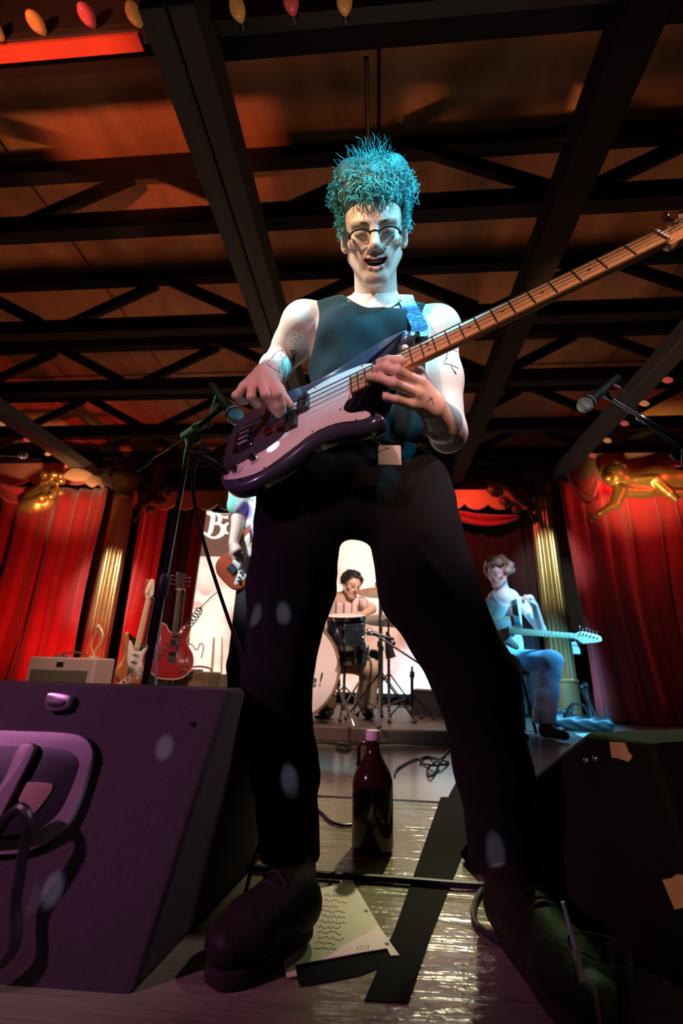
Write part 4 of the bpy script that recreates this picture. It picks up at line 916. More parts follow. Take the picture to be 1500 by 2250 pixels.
for s in (1, -1):
    a = bc+BN*.06+V([s*.34, 0, -.12]); MB().tube([a, V([a[0]+s*.14, a[1]-.18, RZ+.012])], [.011, .009], 10).build('spur', CHR, bd_)
    MB().box(a+V([0, 0, .02]), (.05, .06, .06), bev=.008).build('spur_bracket', CHR, bd_)
for a in (.2, .9, -.5): MB().tube([bc+.37*V([math.cos(a), 0, math.sin(a)])-BN*.02, bc+.37*V([math.cos(a), 0, math.sin(a)])+BN*.05], .010, 8).build('claw_hook', CHR, bd_)
tc_ = atY(760, 1352, 3.62)
tom = drum('rack_tom', 'small dark blue-black tom with chrome lugs', tc_, (.02, .22, -1), .155, .24, 6, CHR)
sn = drum('snare_drum', 'dark snare drum below the small tom', atY(764, 1420, 3.90), (.02, .12, -1), .18, .13, 8, CHR)
def tripod(label, name, foot, top, m=CHR, spread=.30, h=.35, r=.011, cat='stand', extra=None):
    foot = V(foot, float); t = thing(name, label, cat, foot); ax = nrm(V(top)-foot)
    seg(foot+V([0, 0, .06]), foot+ax*.55, r*1.15, 'lower_tube', m, t); seg(foot+ax*.55, top, r*.75, 'upper_tube', m, t)
    MB().tube([foot+ax*.53, foot+ax*.535, foot+ax*.575, foot+ax*.58], [r, r*1.8, r*1.8, r], 10).build('collar', m, t)
    for a in (.5, 2.6, 4.7):
        d = V([math.cos(a), math.sin(a), 0]); seg(foot+V([0, 0, h]), foot+d*spread+V([0, 0, .018]), r*.6, 'leg', m, t); seg(foot+V([0, 0, .10]), foot+d*spread*.55+V([0, 0, h*.45]), r*.45, 'leg_brace', m, t)
        MB().ball(foot+d*spread+V([0, 0, .016]), (.018, .018, .016), 8).build('rubber_foot', BLK, t)
    return t
dcm = mat('drum_hardware', (.12, .10, .10), .3, .9)
brass = mat('cymbal_bronze', (.62, .42, .20), .3, .9, .2, 12.)
def cymbal(label, c, r, ax):
    t = thing('cymbal', label, 'cymbal', c); MB().lathe([(.004, .022), (.03, .018), (.045, .008), (r*.6, .004), (r, -.012), (r, -.014), (r*.6, .002), (.04, .005), (.004, .018)], c, ax, 40).build('bronze_disc', brass, t)
    MB().lathe([(.012, .02), (.014, .03), (.006, .05), (.005, .06)], c, ax, 10).build('wing_nut', CHR, t)
f1 = V([.10, 3.62, RZ]); t1 = atY(834, 1284, 3.66); f1[0] = t1[0]; tripod('tall straight cymbal stand in the middle of the kit', 'cymbal_stand', f1, t1, dcm)
cymbal('tiny splash cymbal on top of the tall straight stand', t1, .045, (0, 0, 1)); MB
cymbal('broad ride cymbal edge-on behind the tall stand', atY(853, 1362, 3.95), .25, (.03, .10, 1))
cymbal('pale crash cymbal beside the drummer\'s raised arm', atY(838, 1300, 4.35), .24, (-.02, .06, 1))
f2 = atY(853, 1365, 3.95); tripod('hi-hat stand with chrome legs holding the ride cymbal', 'cymbal_stand', (f2[0], f2[1], RZ), f2, dcm)
f2 = atY(838, 1302, 4.35); tripod('stand behind the kit under the pale crash cymbal', 'cymbal_stand', (f2[0], f2[1], RZ), f2, dcm)
sp = atY(757, 1447, 3.88); tripod('short chrome stand under the snare drum', 'snare_stand', (sp[0], sp[1], RZ), sp, CHR, .26, .24)
t = tripod('low black boom stand aiming over the drum kit', 'mic_stand', atZ(905, 1583, RZ), atY(905, 1465, 3.45), BLKM, .2, .2, .010, 'mic stand')
seg(atY(822, 1393, 3.5), atY(955, 1480, 3.42), .008, 'boom_arm', BLKM, t); MB().tube([atY(862, 1412, 3.48), atY(868, 1416, 3.48)], .016, 10).build('boom_clamp', BLKM, t)
p_ = atY(818, 1391, 3.5); mic('black microphone on the low boom over the drum kit', p_, (-.95, 0, .25), CHR)
ck = atY(857, 1438, 3.8); t = thing('cowbell', 'black tapered cowbell clamped to the cymbal stand', 'cowbell', ck)
MB().prism([(0, 0), (1, 0), (0, 1)], 0, .001) ; MB().tube([atY(851, 1395, 3.78), atY(855, 1430, 3.78), atY(859, 1446, 3.78)], [.022, .035, .04], 4).build('bell', BLK, t); MB().box(atY(851, 1392, 3.8), (.03, .04, .03), bev=.004).build('clamp', CHR, t)
dw = wedge('small black floor monitor tilted beside the drum riser', atZ(952, 1602), frame((0, 0, 1), (math.cos(rad(-25)), math.sin(rad(-25)), 0)), .42, [(0, 0), (.32, 0), (.27, .10), (.10, .31), (.02, .28)], mat('speaker_black2', (.016, .014, .016), .55))
dwo = atZ(952, 1602); Rd = frame((0, 0, 1), (math.cos(rad(-25)), math.sin(rad(-25)), 0)); nd = nrm(Rd@V([0, .21, .17]))
MB(Rd@V([[1, 0, 0], [0, .629, .777], [0, -.777, .629]]).T@np.eye(3), dwo+Rd@V([0, .04, .285])).box((0, 0, 0), (.40, .004, .05)).build('grille_strip', mat('grille_khaki', (.24, .2, .15), .7), dw, False)
ko = atZ(750, 1585, RZ); t = thing('kick_pedal', 'black foot pedal behind the bass drum', 'pedal', (-.45, 4.0, RZ))
MB().box((-.45, 4.0, RZ+.012), (.11, .30, .02), bev=.004).build('base_plate', BLKM, t); MB().box((-.45, 3.98, RZ+.055), (.085, .26, .012), frame((0, .3, 1), (1, 0, 0)), bev=.003).build('footboard', STEEL, t)
sb = V([-.17, 4.33, RZ]); t = thing('drum_stool', 'round black drum stool under the drummer', 'stool', sb)
MB().lathe([(.15, .44), (.17, .46), (.17, .52), (.15, .54), (.001, .545)], sb, n=28).build('seat', BLK, t); seg(sb+V([0, 0, .1]), sb+V([0, 0, .46]), .014, 'post', CHR, t)
for a in (.3, 2.4, 4.5): seg(sb+V([0, 0, .28]), sb+V([.22*math.cos(a), .22*math.sin(a), .015]), .009, 'leg', CHR, t)
# gear heap by the column
gbp = atZ(1285, 1608); t = thing('gig_bag', 'soft black bag dumped at the foot of the gilded column', 'bag', gbp)
f = Field(gbp+V([-.4, -.3, -.03]), gbp+V([.4, .35, .35]), .012)
f.cone(gbp+V([-.22, .05, .07]), gbp+V([.20, .02, .06]), .075, .06, .03); f.cone(gbp+V([-.18, .1, .08]), gbp+V([-.05, .15, .16]), .06, .03, .03); f.half(gbp+V([0, 0, .004]), (0, 0, -1))
f.noise(lambda X, Y, Z: .008*np.sin(40*X+9*np.sin(20*Z))*np.cos(30*Y+25*Z)); f.build('bag_body', mat('bag_nylon', (.025, .03, .033), .45), t)
MB().tube(cr([gbp+V([-.15, -.02, .13]), gbp+V([-.10, -.05, .22]), gbp+V([0, -.04, .21]), gbp+V([.04, -.02, .12])], 6), .012, 8).build('carry_handle', BLK, t)
cable('floor_cable', 'heap of pale-lit cable at the foot of the gilded column', [(1215, 1578, .05), (1228, 1560, .12), (1240, 1572, .07), (1252, 1556, .14), (1262, 1578, .05), (1240, 1588, .03), (1222, 1590, .02), (1235, 1600, .02), (1262, 1596, .02), (1225, 1602, .02)], .014, m=mat('grey_cable', (.12, .13, .13), .4))
fs_ = atZ(1318, 1598); t = thing('folded_stand', 'folded black stand leaning against the red curtain', 'stand', fs_)
seg(fs_+V([0, 0, .01]), atY(1277, 1512, 5.15), .022, 'tube', BLKM, t); seg(fs_+V([-.06, .02, .01]), atY(1286, 1508, 5.15), .020, 'tube', BLKM, t)
for q in ((1277, 1511), (1286, 1507)): MB().ball(atY(*q, 5.14), .035, 10).build('end_knob', BLKM, t)
tag(flat('paper_sheet', [(1262, 1612), (1330, 1612), (1318, 1628), (1296, 1630)], mat('blank_paper', (.7, .72, .7), .6), None, .002), 'blank white paper sheet on the floor near the column', 'paper')
# ============================================================ PEOPLE
from mathutils.bvhtree import BVHTree
skin = mat('skin', attr='Col', rough=.48, var=.06, scale=40., bump=.05, bscale=220.)
def orth(y, z):
    y = nrm(y); z = nrm(z-np.dot(z, y)*y); return np.stack([np.cross(y, z), y, z], 1)
def head_sdf(f, c, R, s=1., smile=True, ears=True):
    H = lambda *p: c+R@(V(p)*s); E = lambda p, r, k=.012, sub=False, RR=R: f.ell(H(*p), V(r, float)*s, RR, k, sub)
    C = lambda a, b, ra, rb, k=.012, sub=False, **kw: f.cone(H(*a), H(*b), ra*s, rb*s, k, sub, **kw)
    E((0, -.018, .036), (.074, .093, .082)); E((0, .012, .03), (.068, .07, .06))
    C((0, .020, .0), (0, .040, -.070), .062, .040, .02)
    for q in (-1, 1):
        C((q*.052, -.005, -.050), (q*.017, .062, -.100), .020, .017, .02); E((q*.046, .052, -.024), (.022, .02, .018), .02)
        C((q*.046, .066, .020), (q*.014, .079, .019), .011, .010, .012)
        E((q*.032, .090, .000), (.019, .0115, .011), .010, True); E((q*.032, .0665, .000), (.0165, .0145, .013), .003)
        C((q*.048, .068, -.0045), (q*.018, .073, -.0055), .0022, .0022, .002)
        E((q*.012, .088, -.036), (.0085, .010, .008), .006)
        E((q*.0065, .093, -.044), (.0042, .006, .004), .002, True)
        E((q*.025, .062, -.055), (.015, .018, .018), .02)
        if ears:
            E((q*.079, -.012, -.004), (.010, .019, .031), .008); E((q*.088, -.006, .0), (.007, .011, .019), .004, True); C((q*.078, -.006, -.028), (q*.077, .0, -.034), .009, .007, .006)
    C((0, .080, .014), (0, .102, -.028), .0085, .0125, .010); E((0, .104, -.031), (.0115, .011, .010), .006)
    E((0, .066, -.100), (.022, .018, .018), .016)
    # mouth
    ml = [(-.029, .064, -.0585), (-.015, .078, -.066), (0, .082, -.0685), (.015, .078, -.066), (.029, .064, -.0585)]
    up_ = [(-.029, .067, -.0565), (-.014, .0825, -.0578), (0, .0865, -.0590), (.014, .0825, -.0578), (.029, .067, -.0565)]
    lo_ = [(-.027, .067, -.062), (-.014, .080, -.0775), (0, .0835, -.0815), (.014, .080, -.0775), (.027, .067, -.062)]
    for L in (up_, lo_):
        for i in range(4): C(L[i], L[i+1], .0050, .0050, .004)
    if smile:
        for dy in (.012, .004, -.004):
            for i in range(4): C((ml[i][0]*.93, ml[i][1]+dy, ml[i][2]), (ml[i+1][0]*.93, ml[i+1][1]+dy, ml[i+1][2]), (.0025 if i == 0 else .0066), (.0025 if i == 3 else .0066), .002, True)
def head_cols(vs, c, R, s, base, lip, op=1.):
    p = (vs-c)@R/s; col = np.tile(V(base), (len(vs), 1)); x, y, z = p.T
    m = np.exp(-((x/.027)**4+((z+.069)/.0150)**4))*(y > .06); col = col*(1-m[:, None]*.8)+V(lip)*m[:, None]*.8
    m2 = op*np.exp(-((x/.027)**4+((z+.068)/.0070)**4))*(y > .03)*(y < .0765); col = col*(1-m2[:, None])+V([.03, .012, .012])*m2[:, None]
    ch = np.exp(-(((np.abs(x)-.045)/.022)**2+((z+.03)/.022)**2))*(y > .02)*.35; col = col*(1-ch[:, None])+V(base)*V([1.0, .72, .68])*ch[:, None]
    return col
def hand_sdf(f, wr, d, n, s=1., curl=.5, flip=1):
    """d: forearm direction, n: palm facing direction"""
    d = nrm(d); n = nrm(n-np.dot(n, d)*d); sd = np.cross(d, n)*flip; Q = lambda a, b, c: wr+s*(d*a+sd*b+n*c)
    f.cone(Q(.01, 0, 0), Q(.075, 0, 0), .022*s, .026*s, .01, sq=(sd, 1.45))
    for i, b in enumerate((.030, .010, -.010, -.028)):
        L = (.040, .045, .042, .033)[i]; p = Q(.082, b, 0); a = .25; pts = [p]
        for k in range(3):
            a += curl*(.9 if k else .7); p = p+s*L*(.75 if k else 1.)*(d*math.cos(a)+n*math.sin(a)); pts.append(p)
        f.chain(pts, [.0095*s, .009*s, .0085*s, .0075*s], k=.004)
    f.chain([Q(.02, .030, .005), Q(.05, .048, .018), Q(.078, .046, .034), Q(.098, .036, .040)], [.013*s, .012*s, .010*s, .0085*s], k=.008)
# ------------------------------------------------------------ the bass player
pl = thing('person', 'bass player in black tank top and trousers with curly hair and glasses', 'person', (V([.03, 1.0, 0])))
hc = atD(821, 512, 1.17); yf = nrm(CAM-hc); zz = UP*math.cos(rad(3))-RT*math.sin(rad(3)); yf = nrm(yf+.06*zz+.02*RT); HR = orth(yf, zz)
SL, SR = atD(670, 716, 1.26), atD(958, 726, 1.25); NB = atD(826, 700, 1.285); PV = atD(775, 1050, 1.20)
CH = atD(812, 800, 1.25); WA = atD(800, 930, 1.22)
tx = nrm(SR-SL); tz = nrm(NB-PV); ty = nrm(np.cross(tz, tx))
ELb, WRb = atD(612, 800, 1.35), atD(590, 826, 1.07)
ELf, WRf = atD(984, 948, 1.185), atD(948, 893, .985)
def torso_sdf(f, g=0.):
    f.cone(atD(735, 722, 1.275), atD(895, 730, 1.27), .062+g, .062+g, .05)
    f.cone(SL, NB, .052+g, .040+g, .03); f.cone(SR, NB, .052+g, .040+g, .03)
    TR = np.stack([tx, ty, tz], 1)
    f.ell(CH, V([.158, .112, .175])+g, TR, .05); f.cone(CH, WA, .095+g, .088+g, .04, sq=(tx, 1.45)); f.cone(WA, PV, .088+g, .098+g, .04, sq=(tx, 1.45))
    for q in (-1, 1): f.ell(CH+tx*q*.068-ty*.080+tz*.045, V([.062, .036, .055])+g, TR, .04)
HIPl, HIPr = atD(664, 1085, 1.165), atD(893, 1085, 1.155)
KNl, ANl = atD(607, 1490, 1.0), atD(640, 1880, .945)
KNr, ANr = atD(1043, 1495, .985), atD(1106, 1880, .92)
Fb = Field((-.36, .62, .0), (.46, 1.46, 1.60), .0032, (.92, .012))
f = Fb; torso_sdf(f)
f.cone(hc+HR@V([0, -.022, -.055]), NB+tz*.01, .056, .060, .025); f.cone(NB+V([0, 0, -.01])-tx*.06, NB+tx*.06, .05, .05, .03)
for q in (-1, 1): f.cone(NB+tx*q*.015-ty*.055-tz*.028, NB+tx*q*.12-ty*.045-tz*.005, .009, .010, .012)
NKC = (hc+HR@V([0, -.022, -.055]))*.45+NB*.55; NKN = nrm(hc-NB); Fb.half(NKC+NKN*.004, NKN)
Fh = Field(hc-V([.125, .20, .18]), hc+V([.125, .17, .18]), .0021); head_sdf(Fh, hc, HR, 1.0)
Fh.cone(hc+HR@V([0, -.022, -.055]), NB+tz*.01, .056, .060, .025); Fh.half(NKC-NKN*.004, -NKN)
f.ell(SL, .062, k=.03); f.ell(SR, .062, k=.03)
f.chain([SL, (SL+ELb)/2+V([0, 0, .0]), ELb], [.052, .048, .040], k=.03); f.chain([ELb, ELb*.6+WRb*.4, WRb], [.041, .040, .029], k=.02)
f.chain([SR, (SR+ELf)/2, ELf], [.053, .051, .044], k=.03); f.ell(ELf+V([0, .01, -.012]), .041, k=.02); f.chain([ELf, ELf*.6+WRf*.4, WRf], [.045, .043, .029], k=.02)
def fingers(f, chains, k=.005):
    for pts in chains:
        P_ = [atD(*q[:3]) for q in pts]; f.chain(P_, [q[3] for q in pts], k=k)
# plucking hand
f.chain([WRb, atD(577, 836, 1.01)], [.029, .026], k=.015); 
for m in ((592, 836), (574, 834), (554, 842), (536, 850)): f.cone(atD(580, 826, 1.05), atD(m[0], m[1], .988), .020, .0125, .012)
fingers(f, [[(594, 838, .985, .0115), (610, 865, .955, .0105), (618, 888, .968, .0095), (621, 903, .985, .0085)],
            [(575, 836, .980, .0115), (583, 868, .945, .0105), (600, 896, .962, .0095), (611, 911, .985, .0085)],
            [(554, 843, .985, .0110), (552, 872, .955, .0103), (560, 886, .975, .0095), (566, 890, .995, .0085)],
            [(536, 851, .995, .0100), (518, 870, .975, .0092), (527, 881, .988, .0085), (540, 883, 1.005, .0075)],
            [(596, 832, 1.02, .014), (613, 855, 1.005, .012), (626, 878, .995, .0105), (638, 890, 1.0, .0085)]])
# fretting hand
for m in ((920, 818, .945), (922, 840, .935), (917, 864, .935), (901, 886, .94)): f.cone(atD(945, 888, .985), atD(*m), .024, .0125, .014)
fingers(f, [[(920, 817, .945, .0118), (877, 794, .912, .0108), (852, 792, .915, .0098), (833, 796, .930, .0085)],
            [(922, 840, .935, .0118), (872, 815, .900, .0108), (846, 808, .905, .0098), (826, 811, .925, .0085)],
            [(917, 864, .935, .0115), (864, 842, .898, .0105), (833, 831, .908, .0095), (810, 829, .930, .0085)],
            [(901, 886, .940, .0105), (868, 877, .915, .0095), (848, 872, .915, .0088), (831, 869, .925, .0078)],
            [(945, 878, .99, .016), (915, 825, 1.01, .013), (900, 790, 1.005, .011), (889, 766, .99, .0090)]])
for h_, k_, a_ in ((HIPl, KNl, ANl), (HIPr, KNr, ANr)): f.chain([h_, k_, a_], [.08, .055, .045], k=.03)
SKN, LIP = (.74, .50, .42), (.55, .20, .20)
body = Fb.build('body', skin, pl, lambda v: head_cols(v, hc, HR, 1., SKN, LIP), relax=1, also=(Fh,))
bv = BVHTree.FromPolygons([v.co for v in body.data.vertices], [list(p.vertices) for p in body.data.polygons])
def hit(px, py, tree=bv):
    r = ray(px, py); loc, nor, i, d = tree.ray_cast(Vector(CAM), Vector(nrm(r))); return (None, None) if loc is None else (V(loc), V(nor))
def tattoo(lines, r=.0011):
    mb = MB()
    for L in lines:
        P_ = []
        for p in L:
            q, n_ = hit(*p)
            if q is not None: P_.append(q+n_*.0004)
        if len(P_) > 1: mb.tube(P_, r, 4)
    if mb.v: mb.build('tattoo', mat('tattoo_ink', (.02, .05, .07), .6), pl)
Z1 = lambda pts: [(500+x/7.5, 760+y/7.5) for x, y in pts]
tattoo([Z1([(720, 210), (770, 140), (830, 90), (890, 65), (900, 100), (940, 150), (970, 175), (930, 195), (900, 250), (885, 340), (860, 450), (800, 400), (770, 390), (700, 350), (650, 300), (690, 240)]),
        Z1([(740, 260), (715, 340)]), Z1([(840, 350), (845, 420)]), Z1([(855, 150), (875, 158), (865, 165)]), Z1([(888, 185), (905, 195), (890, 200)]), Z1([(850, 200), (860, 212)]), Z1([(870, 242), (885, 248)])])
tattoo([Z1([(1035, 60), (1070, 130), (1085, 190), (1060, 260), (1045, 310)]), Z1([(1040, 80), (1100, 75), (1130, 110), (1100, 200), (1080, 320)])], .0018)
tattoo([[(645+dx, 735+dy), (647+dx, 737+dy)] for dx, dy in ((0, 0), (8, -8), (5, 10), (-6, 14), (12, 4), (2, 20), (10, -14))], .0014)
Z2 = lambda pts: [(780+x/5.556, 730+y/5.556) for x, y in pts]
tattoo([Z2([(1130, 250), (1115, 290), (1110, 330), (1085, 360), (1090, 390), (1120, 385), (1180, 405), (1230, 430), (1260, 440)]), Z2([(1180, 405), (1175, 435), (1195, 455), (1215, 480), (1235, 515), (1205, 485)]), Z2([(1200, 220), (1240, 235), (1268, 242)]), Z2([(1110, 320), (1130, 320)])])
tattoo([Z2([(905, 780), (930, 820), (960, 880)]), Z2([(870, 850), (920, 810), (950, 800)])], .0006)
# finger nails
# tank top
ft_ = Field((-.36, .85, .72), (.36, 1.50, 1.55), .006); torso_sdf(ft_, .007)
ft_.half(atD(800, 1010, 1.2), -tz)
ft_.ell(NB+tz*.035-ty*.055, V([.098, .125, .088]), np.stack([tx, ty, tz], 1), .006, True)
for S_, q in ((SL, -1), (SR, 1)): ft_.ell(S_+tx*q*.022-tz*.025, V([.068, .16, .115]), np.stack([tx, ty, tz], 1), .008, True)
ft_.noise(lambda X, Y, Z: .0022*np.sin(55*Z+14*X+3*np.sin(20*X)))
tank = ft_.build('tank_top', mat('tank_cotton', (.003, .012, .018), .85, 0, .15, 60., .12, 300., spec=.2), pl, relax=2)
# trousers
fp = Field((-.42, .72, .04), (.52, 1.40, 1.02), .007)
fp.cone(HIPl*.75+HIPr*.25, HIPl*.25+HIPr*.75, .115, .115, .04); fp.cone(atD(740, 960, 1.2), atD(870, 960, 1.2), .095, .095, .04); fp.cone(PV, WA, .1, .09, .03, sq=(tx, 1.45))
fp.chain([HIPl, atD(640, 1290, 1.08), KNl, atD(627, 1690, .975), atD(638, 1895, .94)], [.116, .100, .073, .067, .062], k=.03)
fp.chain([HIPr, atD(938, 1290, 1.07), KNr, atD(1083, 1690, .955), atD(1106, 1900, .92)], [.116, .110, .086, .074, .066], k=.03)
fp.ell(atD(808, 1150, 1.14), .045, k=.02); fp.half(V([0, 1, .085]), (0, 0, -1)); fp.half(atD(800, 985, 1.2), tz)
fp.noise(lambda X, Y, Z: .0018*np.sin(60*Z+30*X+4*np.sin(33*X+14*Z)+3*np.sin(21*Y))*np.cos(17*Z+26*Y+9*X))
trs = fp.build('trousers', mat('black_denim', (.006, .0055, .0065), .9, 0, .2, 120., .2, 400., spec=.15), pl, relax=1)
# boots
leather = mat('boot_leather', (.014, .010, .008), .55, 0, .3, 25., .15, 90., spec=.12)
solem = mat('boot_sole', (.02, .016, .013), .7, spec=.15)
def boot(heel, toe, an, label):
    heel, toe = V(heel, float), V(toe, float); d = nrm(toe-heel); L = np.linalg.norm(toe-heel); sd = np.cross((0, 0, 1), d)
    lo, hi = np.minimum(np.minimum(heel, toe), an)-.09, np.maximum(np.maximum(heel, toe), an)+.09; lo[2] = 0; hi[2] = max(.25, an[2]+.06)
    q = Field(lo, hi, .006); Q = lambda a, z: heel+d*a*L+V([0, 0, z])
    q.cone(Q(.14, .058), Q(.70, .050), .036, .034, .03, sq=(sd, 1.3)); q.cone(Q(.70, .048), Q(.90, .046), .036, .028, .02, sq=(sd, 1.42)); q.cone(Q(.35, .07), Q(.62, .055), .04, .034, .03, sq=(sd, 1.1))
    q.cone(Q(.18, .06), V([an[0], an[1], an[2]]), .042, .050, .03); q.half(V([0, 0, .024]), (0, 0, -1))
    b = q.build('boot', leather, pl, relax=1); b['label'] = label
    out = []
    for a in np.linspace(0, 2*math.pi, 36, endpoint=False):
        u_ = .5-.5*math.cos(a); w_ = (.036+.016*math.exp(-((u_-.78)/.22)**2))*math.sin(a)/max(.35, abs(math.sin(a))**.45) if abs(math.sin(a)) > 1e-3 else 0.
        out.append((u_*L*1.03-.004, w_))
    T_ = np.stack([d, sd, V([0, 0, 1.])], 1)
    if sum(out[i-1][0]*out[i][1]-out[i][0]*out[i-1][1] for i in range(len(out))) < 0: out = out[::-1]
    MB(T_, heel-V([0, 0, heel[2]])).prism(out, .001, .025, .004, 2).build('sole', solem, b)
    lc = MB()
    for k in range(4):
        c_ = heel+d*L*(.42+.075*k)+V([0, 0, .118-.012*k]); lc.tube(cr([c_-sd*.03-V([0, 0, .016]), c_, c_+sd*.03-V([0, 0, .016])], 4), .0028, 6)
    lc.build('laces', RUB, b)
boot(atZ(672, 2052, .0), atZ(462, 2172, 0.), ANl+V([0, .01, -.01]), 'dark leather boot beside the set list')
hr_ = atZ(1120, 2085); boot(hr_+V([0, .05, 0]), hr_+V([.075, -.235, 0]), ANr+V([0, 0, -.01]), 'dark leather boot by the black floor monitor')
# glasses
H = lambda *p: hc+HR@V(p)
gl = thing('glasses', 'black browline glasses with thin metal lower rims on the player\'s nose', 'glasses', H(0, .1, -.01))
lensm = mat('lens', (.9, .95, 1.), .03, 0, 0., alpha=.06, spec=.8)
for q in (-1, 1):
    cc = V([q*.0345, .094, -.0145]); ring = []
    for a in np.linspace(0, 2*math.pi, 37)[:-1]: ca, sa = math.cos(a), math.sin(a); rx = cc[0]+.0265*np.sign(ca)*abs(ca)**(.8 if sa > 0 else 1.); ring.append((rx, cc[1]-.2*abs(rx)**1.5*2, cc[2]+(.0235*sa if sa < 0 else .0205*sa**.8)))
    MB(HR, hc).tube(ring+ring[:1], .0009, 6, False).build('lower_rim', STEEL, gl)
    top = [p for p in ring if p[2] > cc[2]+.004]; top.sort(key=lambda p: p[0]*q); top.append((q*.0650, .074, cc[2]+.016))
    MB(HR, hc).tube(top, [.0020]+[.0029]*(len(top)-3)+[.0038, .0036], 8).build('brow_rim', BLK, gl)
    MB(HR, hc).add([(cc[0], cc[1]-.004, cc[2])]+ring, [(0, i+1, (i+1) % 36+1) for i in range(36)]).build('lens', lensm, gl)
    MB(HR, hc).tube(cr([(q*.0635, .074, .002), (q*.074, .05, .003), (q*.080, .0, .006), (q*.081, -.02, -.004)], 5), .0018, 6).build('temple_arm', BLK, gl)
MB(HR, hc).tube(cr([(-.0125, .094, -.002), (0, .1, .001), (.0125, .094, -.002)], 5), .0017, 6).build('bridge', BLK, gl)
# brows, lashes, teeth
hairm = mat('curly_hair', (.10, .44, .46), .38, 0, .55, 60., spec=.7)  # teal is cyan stage light on blond hair, put into the colour
for q in (-1, 1):
    bm2 = MB(HR, hc); lm2 = MB(HR, hc)
    for k in range(26):
        s_ = k/25; x = q*(.014+.036*s_); z = .017+.004*math.sin(s_*2.4)-.004*s_; y = .0885-.021*s_**1.6
        bm2.tube([(x, y, z-.003), (x+q*.004, y+.0015, z+.0025)], [.0011, .0004], 4)
    lm2.tube(cr([(q*.018, .0775, -.0058), (q*.033, .0815, -.0075), (q*.048, .0715, -.0052)], 5), .0009, 5)
    bm2.build('eyebrow', mat('brow_hair', (.16, .11, .075), .6), pl); lm2.build('eyelashes', dark, pl)
MB(HR, hc).tube(cr([(-.019, .067, -.0640), (0, .0745, -.0650), (.019, .067, -.0640)], 5), .0028, 6).build('teeth', mat('teeth', (.7, .66, .6), .3), pl)
# hair: scalp cap and curls
fh = Field(hc-.19, hc+.21, .005)
fh.ell(H(0, -.030, .060), (.084, .098, .092), HR, .01); fh.ell(H(0, -.01, .094), (.088, .082, .056), HR, .03)
for q in (-1, 1): fh.cone(H(q*.068, -.03, .05), H(q*.074, -.012, .002), .020, .009, .01); fh.ell(H(q*.05, -.03, .12), (.045, .06, .045), HR, .02)
fh.ell(H(0, .115, -.01), (.068, .085, .078), HR, .01, True)
fh.build('hair_cap', mat('hair_under', (.035, .075, .075), .6), pl, relax=2)['label'] = 'short curly hair'  # dark undercolour with the same cyan light tint put in
rs = np.random.RandomState(5)
def curls(n, samp, r0, r1, nseg=9, sides=3):
    vs = []; fs = []
    for i in range(n):
        p, nr_, L, cr_r, tw = samp(rs); T_ = frame(nr_, rs.normal(size=3)); a0 = rs.uniform(0, 6.28); path = []
        for k in range(nseg):
            s_ = k/(nseg-1); a = a0+tw*s_; rr = cr_r*min(1, s_*2.5); path.append(p+T_@V([rr*(math.cos(a)-math.cos(a0)), rr*(math.sin(a)-math.sin(a0)), L*s_]))
        b = len(vs)
        for k in range(nseg):
            t_ = nrm(path[min(k+1, nseg-1)]-path[max(k-1, 0)]); F_ = frame(t_); rr = r0+(r1-r0)*k/(nseg-1)
            for j in range(sides): aa = 6.283*j/sides; vs.append(path[k]+rr*(F_[:, 0]*math.cos(aa)+F_[:, 1]*math.sin(aa)))
        for k in range(nseg-1):
            for j in range(sides): fs.append((b+k*sides+j, b+k*sides+(j+1) % sides, b+(k+1)*sides+(j+1) % sides, b+(k+1)*sides+j))
    return vs, fs
def samp_top(r):
    while True:
        d = nrm(r.normal(size=3)); d[2] = abs(d[2]); 
        if d[1] > .35 and d[2] < .42: continue
        break
    p = H(d[0]*.090, -.022+d[1]*.090, .068+d[2]*.072); out_ = HR@nrm(V([d[0], d[1]*.8+.12, d[2]+.25])+r.normal(size=3)*.35)
    return p, out_, r.uniform(.014, .034), r.uniform(.005, .010), r.choice([-1, 1])*r.uniform(4, 9)
def samp_fringe(r):
    x = r.normal()*.026-.006; x = max(-.06, min(.06, x)); p = H(x, .070-.35*abs(x)*.6+r.uniform(-.012, .012), .096+r.uniform(-.02, .015)); out_ = HR@nrm(V([r.normal()*.3+.15*np.sign(x), .55, -.75])+r.normal(size=3)*.25)
    return p, out_, r.uniform(.018, .055), r.uniform(.004, .009), r.choice([-1, 1])*r.uniform(3, 9)
def samp_side(r):
    q = r.choice([-1, 1]); p = H(q*(.074+r.uniform(0, .008)), r.uniform(-.06, .03), r.uniform(.005, .085)); out_ = HR@nrm(V([q*.55, .2, -.6])+r.normal(size=3)*.4)
    return p, out_, r.uniform(.012, .026), r.uniform(.003, .005), r.choice([-1, 1])*r.uniform(4, 8)
def samp_spike(r):
    d = nrm(V([r.normal()*.6, r.normal()*.5, 1.2])); p = H(d[0]*.085, -.015+d[1]*.085, .092+d[2]*.070)
    return p, HR@nrm(d+r.normal(size=3)*.22), r.uniform(.022, .046), r.uniform(.003, .008), r.uniform(2, 6)
vs, fs = [], []
for n_, sm_, a_, b_ in ((1500, samp_top, .0016, .0007), (240, samp_fringe, .0013, .0005), (520, samp_side, .0013, .0005), (70, samp_spike, .0009, .0003)):
    v_, f_ = curls(n_, sm_, a_, b_); o_ = len(vs); vs += v_; fs += [[i+o_ for i in q] for q in f_]
mesh('curls', vs, fs, hairm, pl, auto=0)
